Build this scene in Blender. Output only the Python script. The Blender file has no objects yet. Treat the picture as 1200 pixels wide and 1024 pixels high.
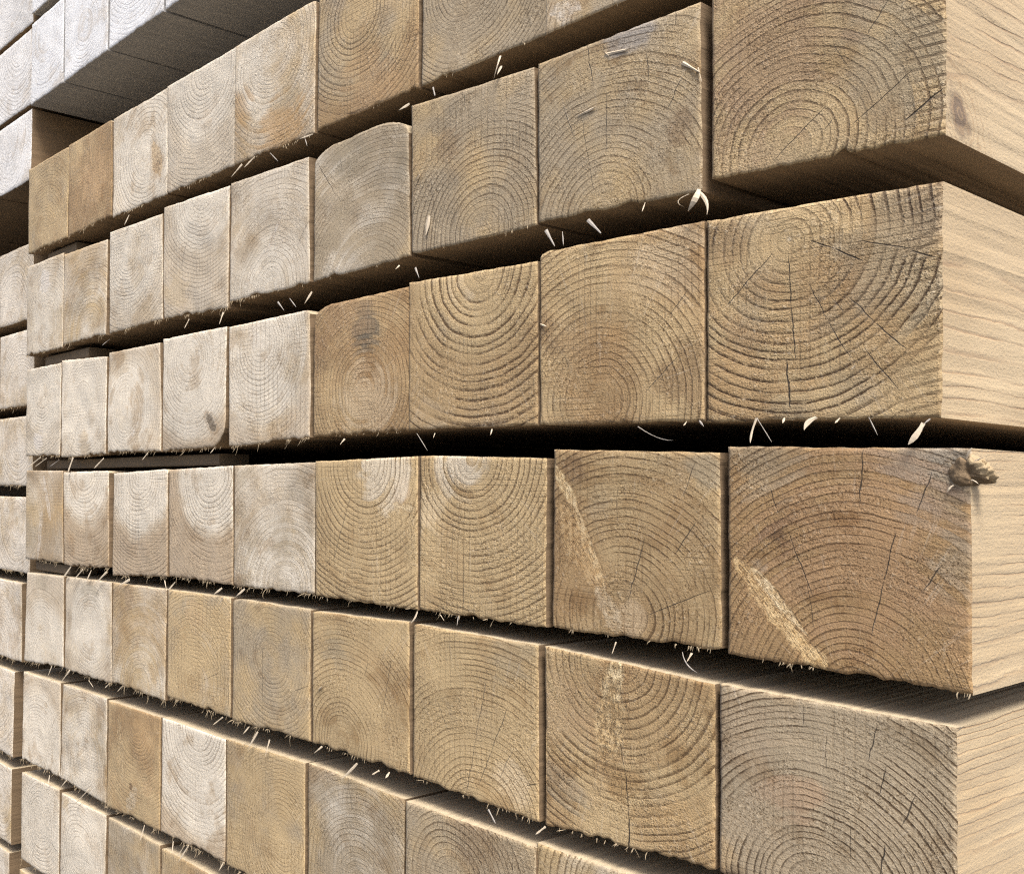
import bpy, math, random
import numpy as np
from mathutils import Matrix, Vector

# ------------------------------------------------------------------ scene
sc = bpy.context.scene
COL = sc.collection
sc.render.resolution_x, sc.render.resolution_y = 1024, 873
sc.view_settings.view_transform = 'Standard'
sc.view_settings.look = 'None'
sc.view_settings.exposure = EXPOSURE = 0.70
sc.view_settings.gamma = 1.0
sc.view_settings.use_curve_mapping = False

# front face of each timber of the near pack, in mm: row, column -> corners TL TR BR BL as (x, z)
QUADS = {
    '11': [(-895.8, 930.0), (-796.1, 930.0), (-796.1, 835.9), (-895.8, 836.2)],
    '12': [(-795.4, 930.0), (-701.2, 930.0), (-701.2, 838.0), (-795.4, 836.5)],
    '13': [(-700.5, 930.0), (-600.7, 930.0), (-600.7, 835.6), (-700.5, 836.0)],
    '14': [(-601.3, 930.0), (-498.2, 930.0), (-498.2, 835.5), (-601.3, 835.6)],
    '15': [(-498.0, 930.0), (-398.8, 930.0), (-398.8, 833.3), (-498.0, 835.1)],
    '16': [(-396.7, 930.0), (-296.6, 930.0), (-296.6, 834.6), (-396.7, 834.7)],
    '17': [(-293.9, 930.0), (-194.9, 930.0), (-194.9, 833.8), (-293.9, 834.2)],
    '18': [(-199.0, 930.0), (-99.8, 930.0), (-99.8, 833.3), (-199.0, 833.8)],
    '19': [(-99.0, 930.0), (0.2, 930.0), (0.2, 832.9), (-99.0, 833.3)],
    '21': [(-897.3, 823.5), (-805.3, 823.1), (-805.3, 725.0), (-897.3, 725.3)],
    '22': [(-803.7, 820.8), (-709.3, 818.6), (-710.7, 727.3), (-803.3, 727.4)],
    '23': [(-706.0, 824.4), (-608.6, 821.8), (-606.8, 728.7), (-705.6, 727.5)],
    '24': [(-607.3, 826.7), (-505.1, 822.3), (-505.9, 724.7), (-605.4, 728.5)],
    '25': [(-503.9, 823.4), (-406.3, 820.1), (-404.2, 728.5), (-504.8, 729.3)],
    '26': [(-400.4, 821.6), (-305.6, 823.2), (-303.2, 729.6), (-400.4, 729.1)],
    '27': [(-302.5, 825.6), (-205.4, 818.9), (-203.7, 729.7), (-301.7, 730.4)],
    '28': [(-203.0, 819.5), (-106.4, 817.9), (-105.7, 726.4), (-202.5, 730.9)],
    '29': [(-101.4, 820.4), (-2.5, 820.0), (-2.5, 725.4), (-101.4, 730.7)],
    '31': [(-894.2, 710.6), (-808.5, 710.8), (-808.5, 614.4), (-894.2, 616.1)],
    '32': [(-807.0, 712.9), (-708.6, 707.6), (-708.2, 614.0), (-804.4, 612.6)],
    '33': [(-705.2, 710.5), (-609.4, 709.7), (-606.1, 614.1), (-704.8, 615.6)],
    '34': [(-606.5, 712.4), (-508.1, 711.5), (-508.1, 616.2), (-606.1, 614.1)],
    '35': [(-504.5, 710.4), (-402.1, 710.7), (-401.9, 619.0), (-503.0, 615.0)],
    '36': [(-399.1, 711.4), (-303.8, 711.9), (-302.2, 619.9), (-399.1, 619.5)],
    '37': [(-303.0, 714.0), (-202.4, 710.6), (-202.4, 619.2), (-302.2, 620.4)],
    '38': [(-201.8, 715.2), (-104.8, 712.8), (-104.1, 616.6), (-201.3, 619.2)],
    '39': [(-103.5, 712.5), (-3.5, 708.0), (-3.8, 613.6), (-103.2, 616.1)],
    '41': [(-891.5, 601.3), (-800.1, 600.4), (-797.7, 505.4), (-891.5, 504.6)],
    '42': [(-798.1, 598.7), (-701.1, 599.5), (-699.0, 506.9), (-793.7, 503.1)],
    '43': [(-694.3, 597.0), (-595.9, 600.0), (-594.1, 506.7), (-693.8, 500.9)],
    '44': [(-594.5, 599.2), (-498.1, 601.6), (-496.7, 507.3), (-592.7, 507.6)],
    '45': [(-495.8, 601.6), (-396.0, 602.6), (-395.8, 508.9), (-495.5, 506.8)],
    '46': [(-395.1, 603.2), (-294.5, 604.7), (-293.7, 508.4), (-393.9, 507.9)],
    '47': [(-293.8, 605.2), (-196.5, 601.8), (-196.6, 508.0), (-292.9, 508.5)],
    '48': [(-192.0, 606.3), (-96.8, 602.6), (-95.7, 508.8), (-193.2, 508.8)],
    '49': [(-92.6, 605.3), (5.9, 601.8), (6.7, 505.3), (-92.4, 508.1)],
    '51': [(-888.4, 491.3), (-797.4, 493.4), (-795.1, 400.7), (-892.4, 394.1)],
    '52': [(-791.5, 493.8), (-695.4, 495.2), (-693.3, 400.4), (-793.1, 399.3)],
    '53': [(-692.1, 495.5), (-595.4, 497.2), (-596.4, 401.1), (-691.7, 402.2)],
    '54': [(-592.6, 497.4), (-497.7, 498.6), (-497.4, 404.7), (-593.7, 405.2)],
    '55': [(-495.4, 498.8), (-399.5, 499.1), (-398.4, 406.2), (-495.1, 403.2)],
    '56': [(-396.7, 498.7), (-301.1, 501.3), (-299.5, 405.0), (-396.5, 406.0)],
    '57': [(-298.1, 500.6), (-201.1, 499.5), (-200.6, 402.0), (-298.0, 404.3)],
    '58': [(-197.7, 499.5), (-98.6, 494.1), (-98.6, 406.2), (-197.1, 401.5)],
    '59': [(-96.5, 494.8), (1.2, 492.8), (1.2, 407.1), (-96.5, 406.2)],
    '61': [(-894.4, 383.6), (-802.6, 385.0), (-802.2, 288.6), (-896.3, 287.3)],
    '62': [(-796.7, 385.0), (-701.4, 386.4), (-700.9, 287.2), (-800.2, 289.0)],
    '63': [(-698.0, 385.4), (-603.2, 386.8), (-602.8, 288.4), (-699.2, 286.0)],
    '64': [(-600.4, 387.3), (-504.2, 387.5), (-503.9, 290.7), (-601.4, 288.8)],
    '65': [(-503.1, 388.4), (-404.9, 391.1), (-404.9, 289.8), (-503.1, 289.3)],
    '66': [(-402.0, 391.7), (-305.4, 389.8), (-305.4, 290.4), (-402.0, 289.8)],
    '67': [(-303.1, 389.8), (-201.7, 389.2), (-201.7, 290.9), (-303.1, 290.4)],
    '68': [(-202.6, 391.3), (-103.4, 392.3), (-103.4, 291.4), (-202.6, 290.9)],
    '69': [(-102.6, 392.3), (-3.4, 393.3), (-3.4, 292.0), (-102.6, 291.5)],
    '71': [(-895.9, 274.4), (-801.9, 277.5), (-801.9, 180.2), (-895.9, 180.2)],
    '72': [(-797.9, 275.8), (-700.7, 277.7), (-700.7, 180.2), (-797.9, 180.2)],
    '73': [(-697.3, 277.0), (-602.6, 277.6), (-602.6, 180.2), (-697.3, 180.2)],
    '74': [(-601.0, 276.2), (-501.8, 276.2), (-501.8, 180.2), (-601.0, 180.2)],
    '75': [(-501.0, 276.2), (-401.8, 276.2), (-401.8, 180.2), (-501.0, 180.2)],
    '76': [(-401.0, 276.2), (-301.8, 276.2), (-301.8, 180.2), (-401.0, 180.2)],
    '77': [(-301.0, 276.2), (-201.8, 276.2), (-201.8, 180.2), (-301.0, 180.2)],
    '78': [(-201.0, 276.2), (-101.8, 276.2), (-101.8, 180.2), (-201.0, 180.2)],
    '79': [(-101.0, 276.2), (-1.8, 276.2), (-1.8, 180.2), (-101.0, 180.2)],
    '81': [(-901.0, 168.2), (-801.8, 168.2), (-801.8, 72.2), (-901.0, 72.2)],
    '82': [(-801.0, 168.2), (-701.8, 168.2), (-701.8, 72.2), (-801.0, 72.2)],
    '83': [(-701.0, 168.2), (-601.8, 168.2), (-601.8, 72.2), (-701.0, 72.2)],
    '84': [(-601.0, 168.2), (-501.8, 168.2), (-501.8, 72.2), (-601.0, 72.2)],
    '85': [(-501.0, 168.2), (-401.8, 168.2), (-401.8, 72.2), (-501.0, 72.2)],
    '86': [(-401.0, 168.2), (-301.8, 168.2), (-301.8, 72.2), (-401.0, 72.2)],
    '87': [(-301.0, 168.2), (-201.8, 168.2), (-201.8, 72.2), (-301.0, 72.2)],
    '88': [(-201.0, 168.2), (-101.8, 168.2), (-101.8, 72.2), (-201.0, 72.2)],
    '89': [(-101.0, 168.2), (-1.8, 168.2), (-1.8, 72.2), (-101.0, 72.2)],
}
# ------------------------------------------------------------------ node helper
class NT:
    """Small wrapper that writes math on node sockets."""
    def __init__(self, tree):
        self.t = tree; self.n = tree.nodes; self.l = tree.links
    def _in(self, sock, v):
        if isinstance(v, bpy.types.NodeSocket): self.l.new(v, sock)
        elif v is not None: sock.default_value = v
    def m(self, op, a, b=None, c=None, clamp=False):
        nd = self.n.new('ShaderNodeMath'); nd.operation = op; nd.use_clamp = clamp
        self._in(nd.inputs[0], a); self._in(nd.inputs[1], b)
        if c is not None: self._in(nd.inputs[2], c)
        return nd.outputs[0]
    def add(s, a, b): return s.m('ADD', a, b)
    def sub(s, a, b): return s.m('SUBTRACT', a, b)
    def mul(s, a, b): return s.m('MULTIPLY', a, b)
    def vm(self, op, a, b=None):
        nd = self.n.new('ShaderNodeVectorMath'); nd.operation = op
        self._in(nd.inputs[0], a); self._in(nd.inputs[1], b)
        return nd.outputs[1] if op in ('LENGTH', 'DOT_PRODUCT', 'DISTANCE') else nd.outputs[0]
    def ss(self, x, lo, hi):
        """smoothstep; lo may be larger than hi for a falling step"""
        nd = self.n.new('ShaderNodeMapRange'); nd.interpolation_type = 'SMOOTHSTEP'
        flip = lo > hi
        if flip: lo, hi = hi, lo
        self._in(nd.inputs['Value'], x)
        nd.inputs['From Min'].default_value = lo; nd.inputs['From Max'].default_value = hi
        nd.inputs['To Min'].default_value = 1.0 if flip else 0.0
        nd.inputs['To Max'].default_value = 0.0 if flip else 1.0
        return nd.outputs['Result']
    def noise(self, vec, scale, detail=2.0, rough=0.5, dims='3D', w=None, color=False):
        nd = self.n.new('ShaderNodeTexNoise'); nd.noise_dimensions = dims
        if dims != '1D': self._in(nd.inputs['Vector'], vec)
        if w is not None: self._in(nd.inputs['W'], w)
        nd.inputs['Scale'].default_value = scale
        nd.inputs['Detail'].default_value = detail
        nd.inputs['Roughness'].default_value = rough
        return nd.outputs['Color'] if color else nd.outputs['Fac']
    def xyz(self, x, y, z):
        nd = self.n.new('ShaderNodeCombineXYZ')
        self._in(nd.inputs[0], x); self._in(nd.inputs[1], y); self._in(nd.inputs[2], z)
        return nd.outputs[0]
    def sep(self, v):
        nd = self.n.new('ShaderNodeSeparateXYZ'); self._in(nd.inputs[0], v)
        return nd.outputs
    def mix(self, f, a, b, blend='MIX'):
        nd = self.n.new('ShaderNodeMix'); nd.data_type = 'RGBA'; nd.blend_type = blend
        nd.clamp_factor = True
        self._in(nd.inputs[0], f)
        for s, v in ((nd.inputs[6], a), (nd.inputs[7], b)):
            if isinstance(v, tuple) and len(v) == 3: v = v + (1.0,)
            self._in(s, v)
        return nd.outputs[2]
    def scale_col(self, col, f):
        return self.vm('MULTIPLY', col, self.xyz(f, f, f))

def new_mat(name):
    m = bpy.data.materials.new(name); m.use_nodes = True
    m.node_tree.nodes.clear()
    nt = NT(m.node_tree)
    out = nt.n.new('ShaderNodeOutputMaterial')
    b = nt.n.new('ShaderNodeBsdfPrincipled')
    nt.l.new(b.outputs[0], out.inputs[0])
    return m, nt, b

TAN   = (0.525, 0.392, 0.212)
GREY  = (0.400, 0.325, 0.218)
BROWN = (0.340, 0.214, 0.098)
PALE_SHEEN  = (0.775, 0.712, 0.595)  # pale wood tone, with grazing sheen of the left ends partly painted in
DARK  = (0.030, 0.020, 0.012)

def ring_fields(nt, P, side=False):
    """Annual rings about a pith line that runs along the timber: a solid texture shared by ends and sides."""
    tc = nt.n.new('ShaderNodeTexCoord'); co = tc.outputs['Object']
    s = P['seed']
    cs = nt.vm('ADD', co, (s * 1.37, s * 0.91, s * 2.11))
    x, y, z = nt.sep(co)[0:3]
    # low, slow wander of the pith along the length, and a wobble of the rings
    flat = nt.vm('MULTIPLY', cs, (1, 0.30 if side else 0.12, 1))
    wob = nt.vm('SUBTRACT', nt.noise(flat, 22, 2, color=True), (0.5, 0.5, 0.5))
    wob2 = nt.vm('SUBTRACT', nt.noise(flat, 95, 2, color=True), (0.5, 0.5, 0.5))
    wob3 = nt.vm('SUBTRACT', nt.noise(flat, 420, 1, color=True), (0.5, 0.5, 0.5))
    dx = nt.sub(x, P['pith'][0]); dz = nt.sub(z, P['pith'][1])
    dx = nt.add(dx, nt.mul(y, P['lean'][0])); dz = nt.add(dz, nt.mul(y, P['lean'][1]))
    W1 = P.get('side_wob', 0.008) if side else P.get('wob', 0.008)
    q = nt.xyz(nt.mul(dx, P.get('ex', 1.0)), 0.0, nt.mul(dz, P.get('ez', 1.0)))
    qr = q
    q = nt.vm('ADD', q, nt.vm('MULTIPLY', wob, (W1, 0, W1)))
    q = nt.vm('ADD', q, nt.vm('MULTIPLY', wob2, (0.0010, 0, 0.0010)))
    q = nt.vm('ADD', q, nt.vm('MULTIPLY', wob3, (0.0007, 0, 0.0007)))
    q = nt.vm('MULTIPLY', q, (1, 0, 1))
    r = nt.vm('LENGTH', q)
    # uneven growth years
    yrs = nt.noise(None, 1.0, 2, dims='1D', w=nt.add(nt.mul(r, 70.0), s * 7.3))
    ph = nt.add(nt.mul(r, P['freq']), nt.mul(yrs, 1.3))
    fr = nt.m('FRACT', ph)
    idn = nt.m('FLOOR', ph)
    wn = nt.n.new('ShaderNodeTexWhiteNoise'); wn.noise_dimensions = '1D'
    nt.l.new(nt.add(idn, s * 3.1), wn.inputs['W'])
    rnd = wn.outputs['Value']
    lw0 = 0.70 if side else P.get('lw0', 0.58)
    late = nt.mul(nt.ss(fr, lw0, 0.90), nt.ss(fr, 1.0, 0.93))
    late = nt.mul(late, nt.add(0.72, nt.mul(rnd, 0.50)))
    return dict(co=co, cs=cs, x=x, y=y, z=z, r=r, q=qr, late=late, rnd=rnd, fr=fr, wob=wob, early=nt.mul(nt.ss(fr, 0.0, 0.08), nt.ss(fr, 0.34, 0.12)))

def seg_dist(nt, x, z, a, b):
    ax, az = a; bx, bz = b
    L2 = (bx - ax) ** 2 + (bz - az) ** 2
    ex, ez = (bx - ax), (bz - az)
    px = nt.sub(x, ax); pz = nt.sub(z, az)
    t = nt.m('MULTIPLY_ADD', px, ex / L2, nt.mul(pz, ez / L2), clamp=True)
    ddx = nt.sub(px, nt.mul(t, ex)); ddz = nt.sub(pz, nt.mul(t, ez))
    return nt.vm('LENGTH', nt.xyz(ddx, 0.0, ddz)), t

def end_grain(name, P):
    """Rough sawn, slightly weathered end of a softwood timber."""
    m, nt, b = new_mat(name)
    F = ring_fields(nt, P)
    co, cs, x, z, r = F['co'], F['cs'], F['x'], F['z'], F['r']
    s = P['seed']
    # ---- body colour
    n1 = nt.noise(cs, 26, 3, 0.55)
    n2 = nt.noise(nt.vm('ADD', cs, (3.1, 0, 9.2)), 17, 4, 0.6)
    n3 = nt.noise(nt.vm('ADD', cs, (7.7, 0, 1.9)), 55, 3, 0.6)
    gm = nt.ss(nt.add(n1, P['grey'] - 0.5), 0.38, 0.68)
    col = nt.mix(gm, TAN, GREY)
    bm = nt.ss(nt.add(n2, P['warm'] - 0.5), 0.40, 0.72)
    if 'heart' in P:                      # darker wood past a ring; on some ends it leaves a painted sheen core
        h, sgn = P['heart']
        hm = nt.ss(nt.add(r, nt.mul(nt.sub(n3, 0.5), 0.02)), h - 0.006, h + 0.010) if sgn > 0 else nt.ss(nt.add(r, nt.mul(nt.sub(n3, 0.5), 0.02)), h + 0.010, h - 0.006)
        bm = nt.m('MAXIMUM', nt.mul(bm, 0.6), nt.mul(hm, P.get('heart_sheen_amt', 0.75)))
    col = nt.mix(nt.mul(bm, 0.85), col, BROWN)
    pm = nt.ss(nt.add(nt.add(nt.noise(nt.vm('ADD', cs, (1.7, 0, 5.9)), 19, 4, 0.6), nt.mul(nt.sub(F['rnd'], 0.5), 0.10)), P['pale'] - 0.5), 0.40, 0.80)
    if 'heart' in P: pm = nt.mul(pm, nt.sub(1.0, nt.mul(bm, 0.8)))
    col = nt.mix(nt.mul(pm, 0.92), col, P.get('pale_sheen_col', PALE_SHEEN))
    for (sx, sz, sr, sa, sc_) in P.get('stains_shade', ()):
        d = nt.vm('LENGTH', nt.xyz(nt.sub(x, sx), 0.0, nt.sub(z, sz)))
        d = nt.add(d, nt.mul(nt.add(nt.sub(n3, 0.5), nt.mul(nt.sub(F['rnd'], 0.5), 0.35)), sr * 1.7))
        col = nt.mix(nt.mul(nt.ss(d, sr, sr * 0.45), sa), col, sc_)
    # ---- streak of a knot running through the end
    strk = 0.0; sdark = 0.0
    for (a_, b_, w_, sa, sc_) in P.get('streaks', ()):
        d, t = seg_dist(nt, x, z, a_, b_)
        d0 = d
        d = nt.add(d, nt.mul(nt.sub(nt.noise(cs, 75, 2), 0.5), w_ * 1.5))
        d = nt.add(d, nt.mul(nt.sub(nt.noise(cs, 330, 3, 0.7), 0.5), w_ * 0.9))
        d = nt.add(d, nt.mul(nt.m('POWER', nt.m('ABSOLUTE', nt.sub(nt.mul(t, 2.0), 1.0)), 4.0), w_ * 0.55))
        k = nt.mul(nt.ss(d, w_ * 0.95, w_ * 0.55), sa)
        fib = nt.noise(nt.xyz(nt.mul(d0, 620), nt.mul(t, 7), s), 1.0, 4, 0.75)
        fib2 = nt.noise(cs, 240, 3, 0.7)
        dk = nt.ss(nt.add(fib, nt.mul(nt.sub(fib2, 0.5), 0.35)), 0.46, 0.66)
        sc2 = nt.mix(nt.ss(fib2, 0.35, 0.65), sc_, (sc_[0] * .78, sc_[1] * .70, sc_[2] * .58))
        col = nt.mix(k, col, nt.mix(nt.mul(dk, P.get('streak_dark', 0.75)), sc2, (sc_[0] * .38, sc_[1] * .29, sc_[2] * .20)))
        rim = nt.mul(nt.ss(d, w_ * 0.70, w_ * 1.02), nt.ss(d, w_ * 1.35, w_ * 1.02))
        col = nt.mix(nt.mul(rim, 0.45 * sa), col, BROWN)
        strk = nt.m('MAXIMUM', strk, k)
        sdark = nt.m('MAXIMUM', sdark, nt.mul(k, dk))
    # ---- rings, broken up by patches where the saw smeared them
    patch = nt.ss(nt.noise(nt.vm('ADD', cs, (4.4, 0, 2.2)), 26, 3, 0.6), 0.36, 0.58)
    fine = nt.noise(cs, 520, 3, 0.7)
    lw = nt.mul(F['late'], nt.add(0.22, nt.mul(patch, 0.78)))
    lw = nt.m('MULTIPLY', lw, nt.add(0.15, nt.mul(nt.ss(fine, 0.30, 0.52), 0.95)), clamp=True)
    pf = P.get('pithfade', 0.020)
    lw = nt.mul(lw, nt.add(0.25, nt.mul(nt.ss(r, pf * 0.35, pf), 0.75)))
    lw = nt.mul(lw, nt.sub(1.0, nt.mul(strk, 0.8)))
    # minor bands inside each year
    sub = nt.m('SINE', nt.mul(r, P['freq'] * 6.283 * 3.7))
    lw = nt.m('ADD', lw, nt.mul(nt.mul(nt.ss(sub, 0.2, 1.0), 0.12), patch), clamp=True)
    # ---- radial rays and checks
    qx, qy, qz = nt.sep(F['q'])[0:3]
    ang = nt.m('ARCTAN2', qz, qx)
    rays = nt.noise(nt.xyz(nt.mul(ang, 46.0), nt.mul(r, 28.0), s), 1.0, 2, 0.6)
    ray = nt.ss(rays, 0.60, 0.75)
    crack = nt.mul(nt.ss(rays, 0.80, 0.86), 0.5)
    for (a_, b_, w_) in P.get('cracks', ()):
        jx = nt.add(x, nt.mul(nt.sub(nt.noise(cs, 160, 2), 0.5), 0.0022))
        w_ = w_ * 0.66
        d, t = seg_dist(nt, jx, z, a_, b_)
        wv = nt.add(d, nt.mul(nt.sub(fine, 0.5), w_ * 0.9))
        taper = nt.m('POWER', nt.m('ABSOLUTE', nt.sub(nt.mul(t, 2.0), 1.0)), 3.0)
        wv = nt.add(wv, nt.mul(taper, w_ * 0.55))
        k = nt.ss(wv, w_, w_ * 0.25)
        crack = nt.m('MAXIMUM', crack, k)
    # ---- saw marks: faint crossing lines
    sawn = nt.m('SINE', nt.add(nt.mul(x, 6.283 / P.get('sawp', 0.0042)), nt.mul(nt.noise(cs, 12, 1), 9.0)))
    saw = nt.mul(nt.ss(sawn, 0.55, 1.0), nt.ss(nt.noise(cs, 40, 2), 0.40, 0.62))
    sawh = nt.m('SINE', nt.add(nt.mul(z, 6.283 / 0.0031), nt.mul(nt.noise(cs, 9, 1), 12.0)))
    saw2 = nt.mul(nt.ss(sawh, 0.6, 1.0), nt.ss(nt.noise(nt.vm('ADD', cs, (5, 0, 5)), 34, 2), 0.44, 0.62))
    saw = nt.mul(nt.m('MAXIMUM', saw, saw2), P.get('saw', 0.4))
    # ---- torn notches along the outer edge
    notch = None
    if P.get('notch'):
        wd = P['w'] * 0.5
        nz = nt.m('SINE', nt.add(nt.mul(nt.add(z, nt.mul(x, P.get('notch_tilt', 0.10))), 6.283 / P.get('notch_p', 0.0046)), nt.mul(nt.noise(cs, 60, 2), 3.0)))
        e = nt.ss(nt.add(x, nt.mul(nt.sub(n3, 0.5), 0.02)), wd - 0.026, wd - 0.001)
        notch = nt.mul(nt.mul(nt.ss(nz, 0.25, 0.9), e), P['notch'])
        lw = nt.m('MAXIMUM', lw, nt.mul(notch, nt.add(0.55, nt.mul(fine, 0.7))))
    # ---- fibre pores and lifted fibre tips
    grain = nt.noise(cs, 1250, 2, 0.75)
    grain2 = nt.noise(nt.vm('ADD', cs, (2, 0, 2)), 480, 3, 0.75)
    gmask = nt.ss(nt.noise(nt.vm('ADD', cs, (6, 0, 3)), 48, 2), 0.32, 0.66)
    pore = nt.mul(nt.ss(grain, 0.50, 0.34), nt.add(0.35, nt.mul(gmask, 0.75)))
    tip = nt.mul(nt.ss(grain2, 0.55, 0.70), nt.add(0.35, nt.mul(gmask, 0.75)))
    rc = P.get('rings', 0.75)
    late_col = nt.mix(nt.mul(nt.mul(lw, rc), 0.95), (1, 1, 1), P.get('late_tint', (0.22, 0.160, 0.095)))
    col = nt.mix(1.0, col, late_col, 'MULTIPLY')
    col = nt.mix(nt.mul(nt.mul(F['early'], patch), 0.30 * rc), col, nt.mix(1.0, col, (1.45, 1.42, 1.36), 'MULTIPLY'))
    col = nt.mix(nt.mul(ray, 0.16), col, (0.75, 0.68, 0.56))
    col = nt.mix(nt.mul(pore, P.get('pore', 0.95)), col, nt.mix(1.0, col, (0.34, 0.28, 0.20), 'MULTIPLY'))
    col = nt.mix(nt.mul(tip, P.get('tip', 0.50)), col, nt.mix(0.65, nt.mix(1.0, col, (1.75, 1.72, 1.65), 'MULTIPLY'), (0.72, 0.63, 0.47)))
    col = nt.mix(nt.mul(saw, 0.60), col, nt.mix(1.0, col, (0.55, 0.50, 0.44), 'MULTIPLY'))
    col = nt.scale_col(col, nt.add(0.72, nt.mul(nt.noise(cs, 11, 2), 0.56)))
    # damp and mould blotches, edges frayed along the rings
    bl = nt.add(nt.noise(nt.vm('ADD', cs, (9.3, 0, 4.7)), 31, 5, 0.65), nt.mul(nt.sub(F['rnd'], 0.5), 0.10))
    col = nt.mix(nt.mul(nt.ss(bl, 0.52, 0.68), P.get('blotch', 0.5)), col, nt.mix(1.0, col, (0.60, 0.50, 0.38), 'MULTIPLY'))
    col = nt.mix(nt.mul(nt.ss(bl, 0.44, 0.30), P.get('blotch', 0.5) * 0.7), col, nt.mix(1.0, col, (1.28, 1.27, 1.24), 'MULTIPLY'))
    col = nt.mix(nt.mul(crack, 0.92), col, DARK)
    nt.l.new(col, b.inputs['Base Color'])
    # ---- relief in metres
    h = nt.mul(lw, -0.00024 * P.get('relief', 1.0))
    h = nt.add(h, nt.mul(crack, -0.0014))
    if P.get('streaks'): h = nt.add(h, nt.mul(sdark, -0.0012))
    h = nt.add(h, nt.mul(saw, -0.00018))
    h = nt.add(h, nt.mul(nt.mul(nt.sub(grain2, 0.5), nt.add(0.25, gmask)), 0.0008))
    h = nt.add(h, nt.mul(nt.sub(grain, 0.5), 0.0006))
    h = nt.add(h, nt.mul(nt.sub(nt.noise(cs, 70, 2), 0.5), 0.0010))
    bp = nt.n.new('ShaderNodeBump'); bp.inputs['Strength'].default_value = P.get('bump', 0.75)
    bp.inputs['Distance'].default_value = 1.0
    nt.l.new(h, bp.inputs['Height']); nt.l.new(bp.outputs[0], b.inputs['Normal'])
    b.inputs['Roughness'].default_value = 0.62
    b.inputs['Specular IOR Level'].default_value = 0.30
    b.inputs['Sheen Weight'].default_value = P.get('sheen', 0.10)
    b.inputs['Sheen Roughness'].default_value = 0.55
    b.inputs['Sheen Tint'].default_value = (1.0, 0.96, 0.90, 1)
    return m

def long_grain(name, P, tint=(0.66, 0.51, 0.32)):
    """Sawn side of a timber; the same rings cut along their length."""
    m, nt, b = new_mat(name)
    F = ring_fields(nt, P, True)
    cs = F['cs']
    fib = nt.noise(nt.vm('MULTIPLY', cs, (1, 0.06, 1)), 420, 3, 0.6)
    blot = nt.noise(nt.vm('MULTIPLY', cs, (1, 0.35, 1)), 18, 3, 0.55)
    fuzz = nt.noise(nt.vm('MULTIPLY', cs, (1, 0.5, 1)), 900, 2, 0.7)
    col = nt.mix(nt.ss(blot, 0.3, 0.7), tint, (tint[0] * 0.86, tint[1] * 0.81, tint[2] * 0.74))
    lw = nt.mul(nt.mul(F['late'], nt.ss(nt.noise(nt.vm('MULTIPLY', cs, (1, 0.5, 1)), 30, 2), 0.30, 0.60)), P.get('side_rings', 0.75))
    col = nt.mix(lw, col, (0.33, 0.215, 0.11))
    col = nt.scale_col(col, nt.add(0.76, nt.mul(fib, 0.48)))
    col = nt.mix(nt.mul(nt.ss(fuzz, 0.45, 0.28), 0.22), col, (0.30, 0.21, 0.12))
    # small dark knot
    for (ky, kz, kr) in P.get('side_knots', ()):
        dy = nt.sub(F['y'], ky); dz = nt.sub(F['z'], kz)
        d = nt.vm('LENGTH', nt.xyz(nt.mul(dy, 0.8), 0.0, nt.add(dz, nt.mul(dy, 0.5))))
        d = nt.add(d, nt.mul(nt.sub(nt.noise(cs, 160, 3), 0.5), kr * 0.9))
        col = nt.mix(nt.mul(nt.ss(d, kr, kr * 0.5), 0.9), col, (0.14, 0.085, 0.045))
        ringk = nt.mul(nt.ss(nt.m('SINE', nt.mul(d, 1250)), 0.35, 1.0), nt.ss(d, kr * 3.4, kr * 1.2))
        col = nt.mix(nt.mul(ringk, 0.65), col, (0.36, 0.24, 0.12))
    nt.l.new(col, b.inputs['Base Color'])
    h = nt.add(nt.mul(fib, 0.0005), nt.add(nt.mul(fuzz, 0.0006), nt.mul(lw, -0.0004)))
    bp = nt.n.new('ShaderNodeBump'); bp.inputs['Strength'].default_value = 0.6
    bp.inputs['Distance'].default_value = 1.0
    nt.l.new(h, bp.inputs['Height']); nt.l.new(bp.outputs[0], b.inputs['Normal'])
    b.inputs['Roughness'].default_value = 0.68
    b.inputs['Specular IOR Level'].default_value = 0.35
    b.inputs['Sheen Weight'].default_value = 0.15
    return m

def simple_mat(name, c, rough=0.7, var=0.25, scale=120.0, stretch=(1, 1, 1), bump=0.0004):
    m, nt, b = new_mat(name)
    tc = nt.n.new('ShaderNodeTexCoord')
    v = nt.vm('MULTIPLY', tc.outputs['Object'], stretch)
    n = nt.noise(v, scale, 4, 0.6)
    col = nt.mix(n, tuple(k * (1 - var) for k in c), tuple(min(1, k * (1 + var)) for k in c))
    nt.l.new(col, b.inputs['Base Color'])
    bp = nt.n.new('ShaderNodeBump'); bp.inputs['Distance'].default_value = 1.0
    bp.inputs['Strength'].default_value = 0.7
    nt.l.new(nt.mul(n, bump), bp.inputs['Height']); nt.l.new(bp.outputs[0], b.inputs['Normal'])
    b.inputs['Roughness'].default_value = rough
    return m

# ------------------------------------------------------------------ mesh helpers
def link_mesh(name, verts, faces, mats, parent=None, mat_idx=None, smooth=True, loc=(0, 0, 0)):
    me = bpy.data.meshes.new(name)
    me.from_pydata([tuple(v) for v in verts], [], [tuple(f) for f in faces])
    for m in mats: me.materials.append(m)
    if mat_idx is not None:
        me.polygons.foreach_set('material_index', np.asarray(mat_idx, dtype=np.int32))
    me.polygons.foreach_set('use_smooth', np.full(len(me.polygons), smooth))
    me.update()
    o = bpy.data.objects.new(name, me); COL.objects.link(o)
    o.location = loc
    if parent is not None: o.parent = parent
    return o

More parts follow.
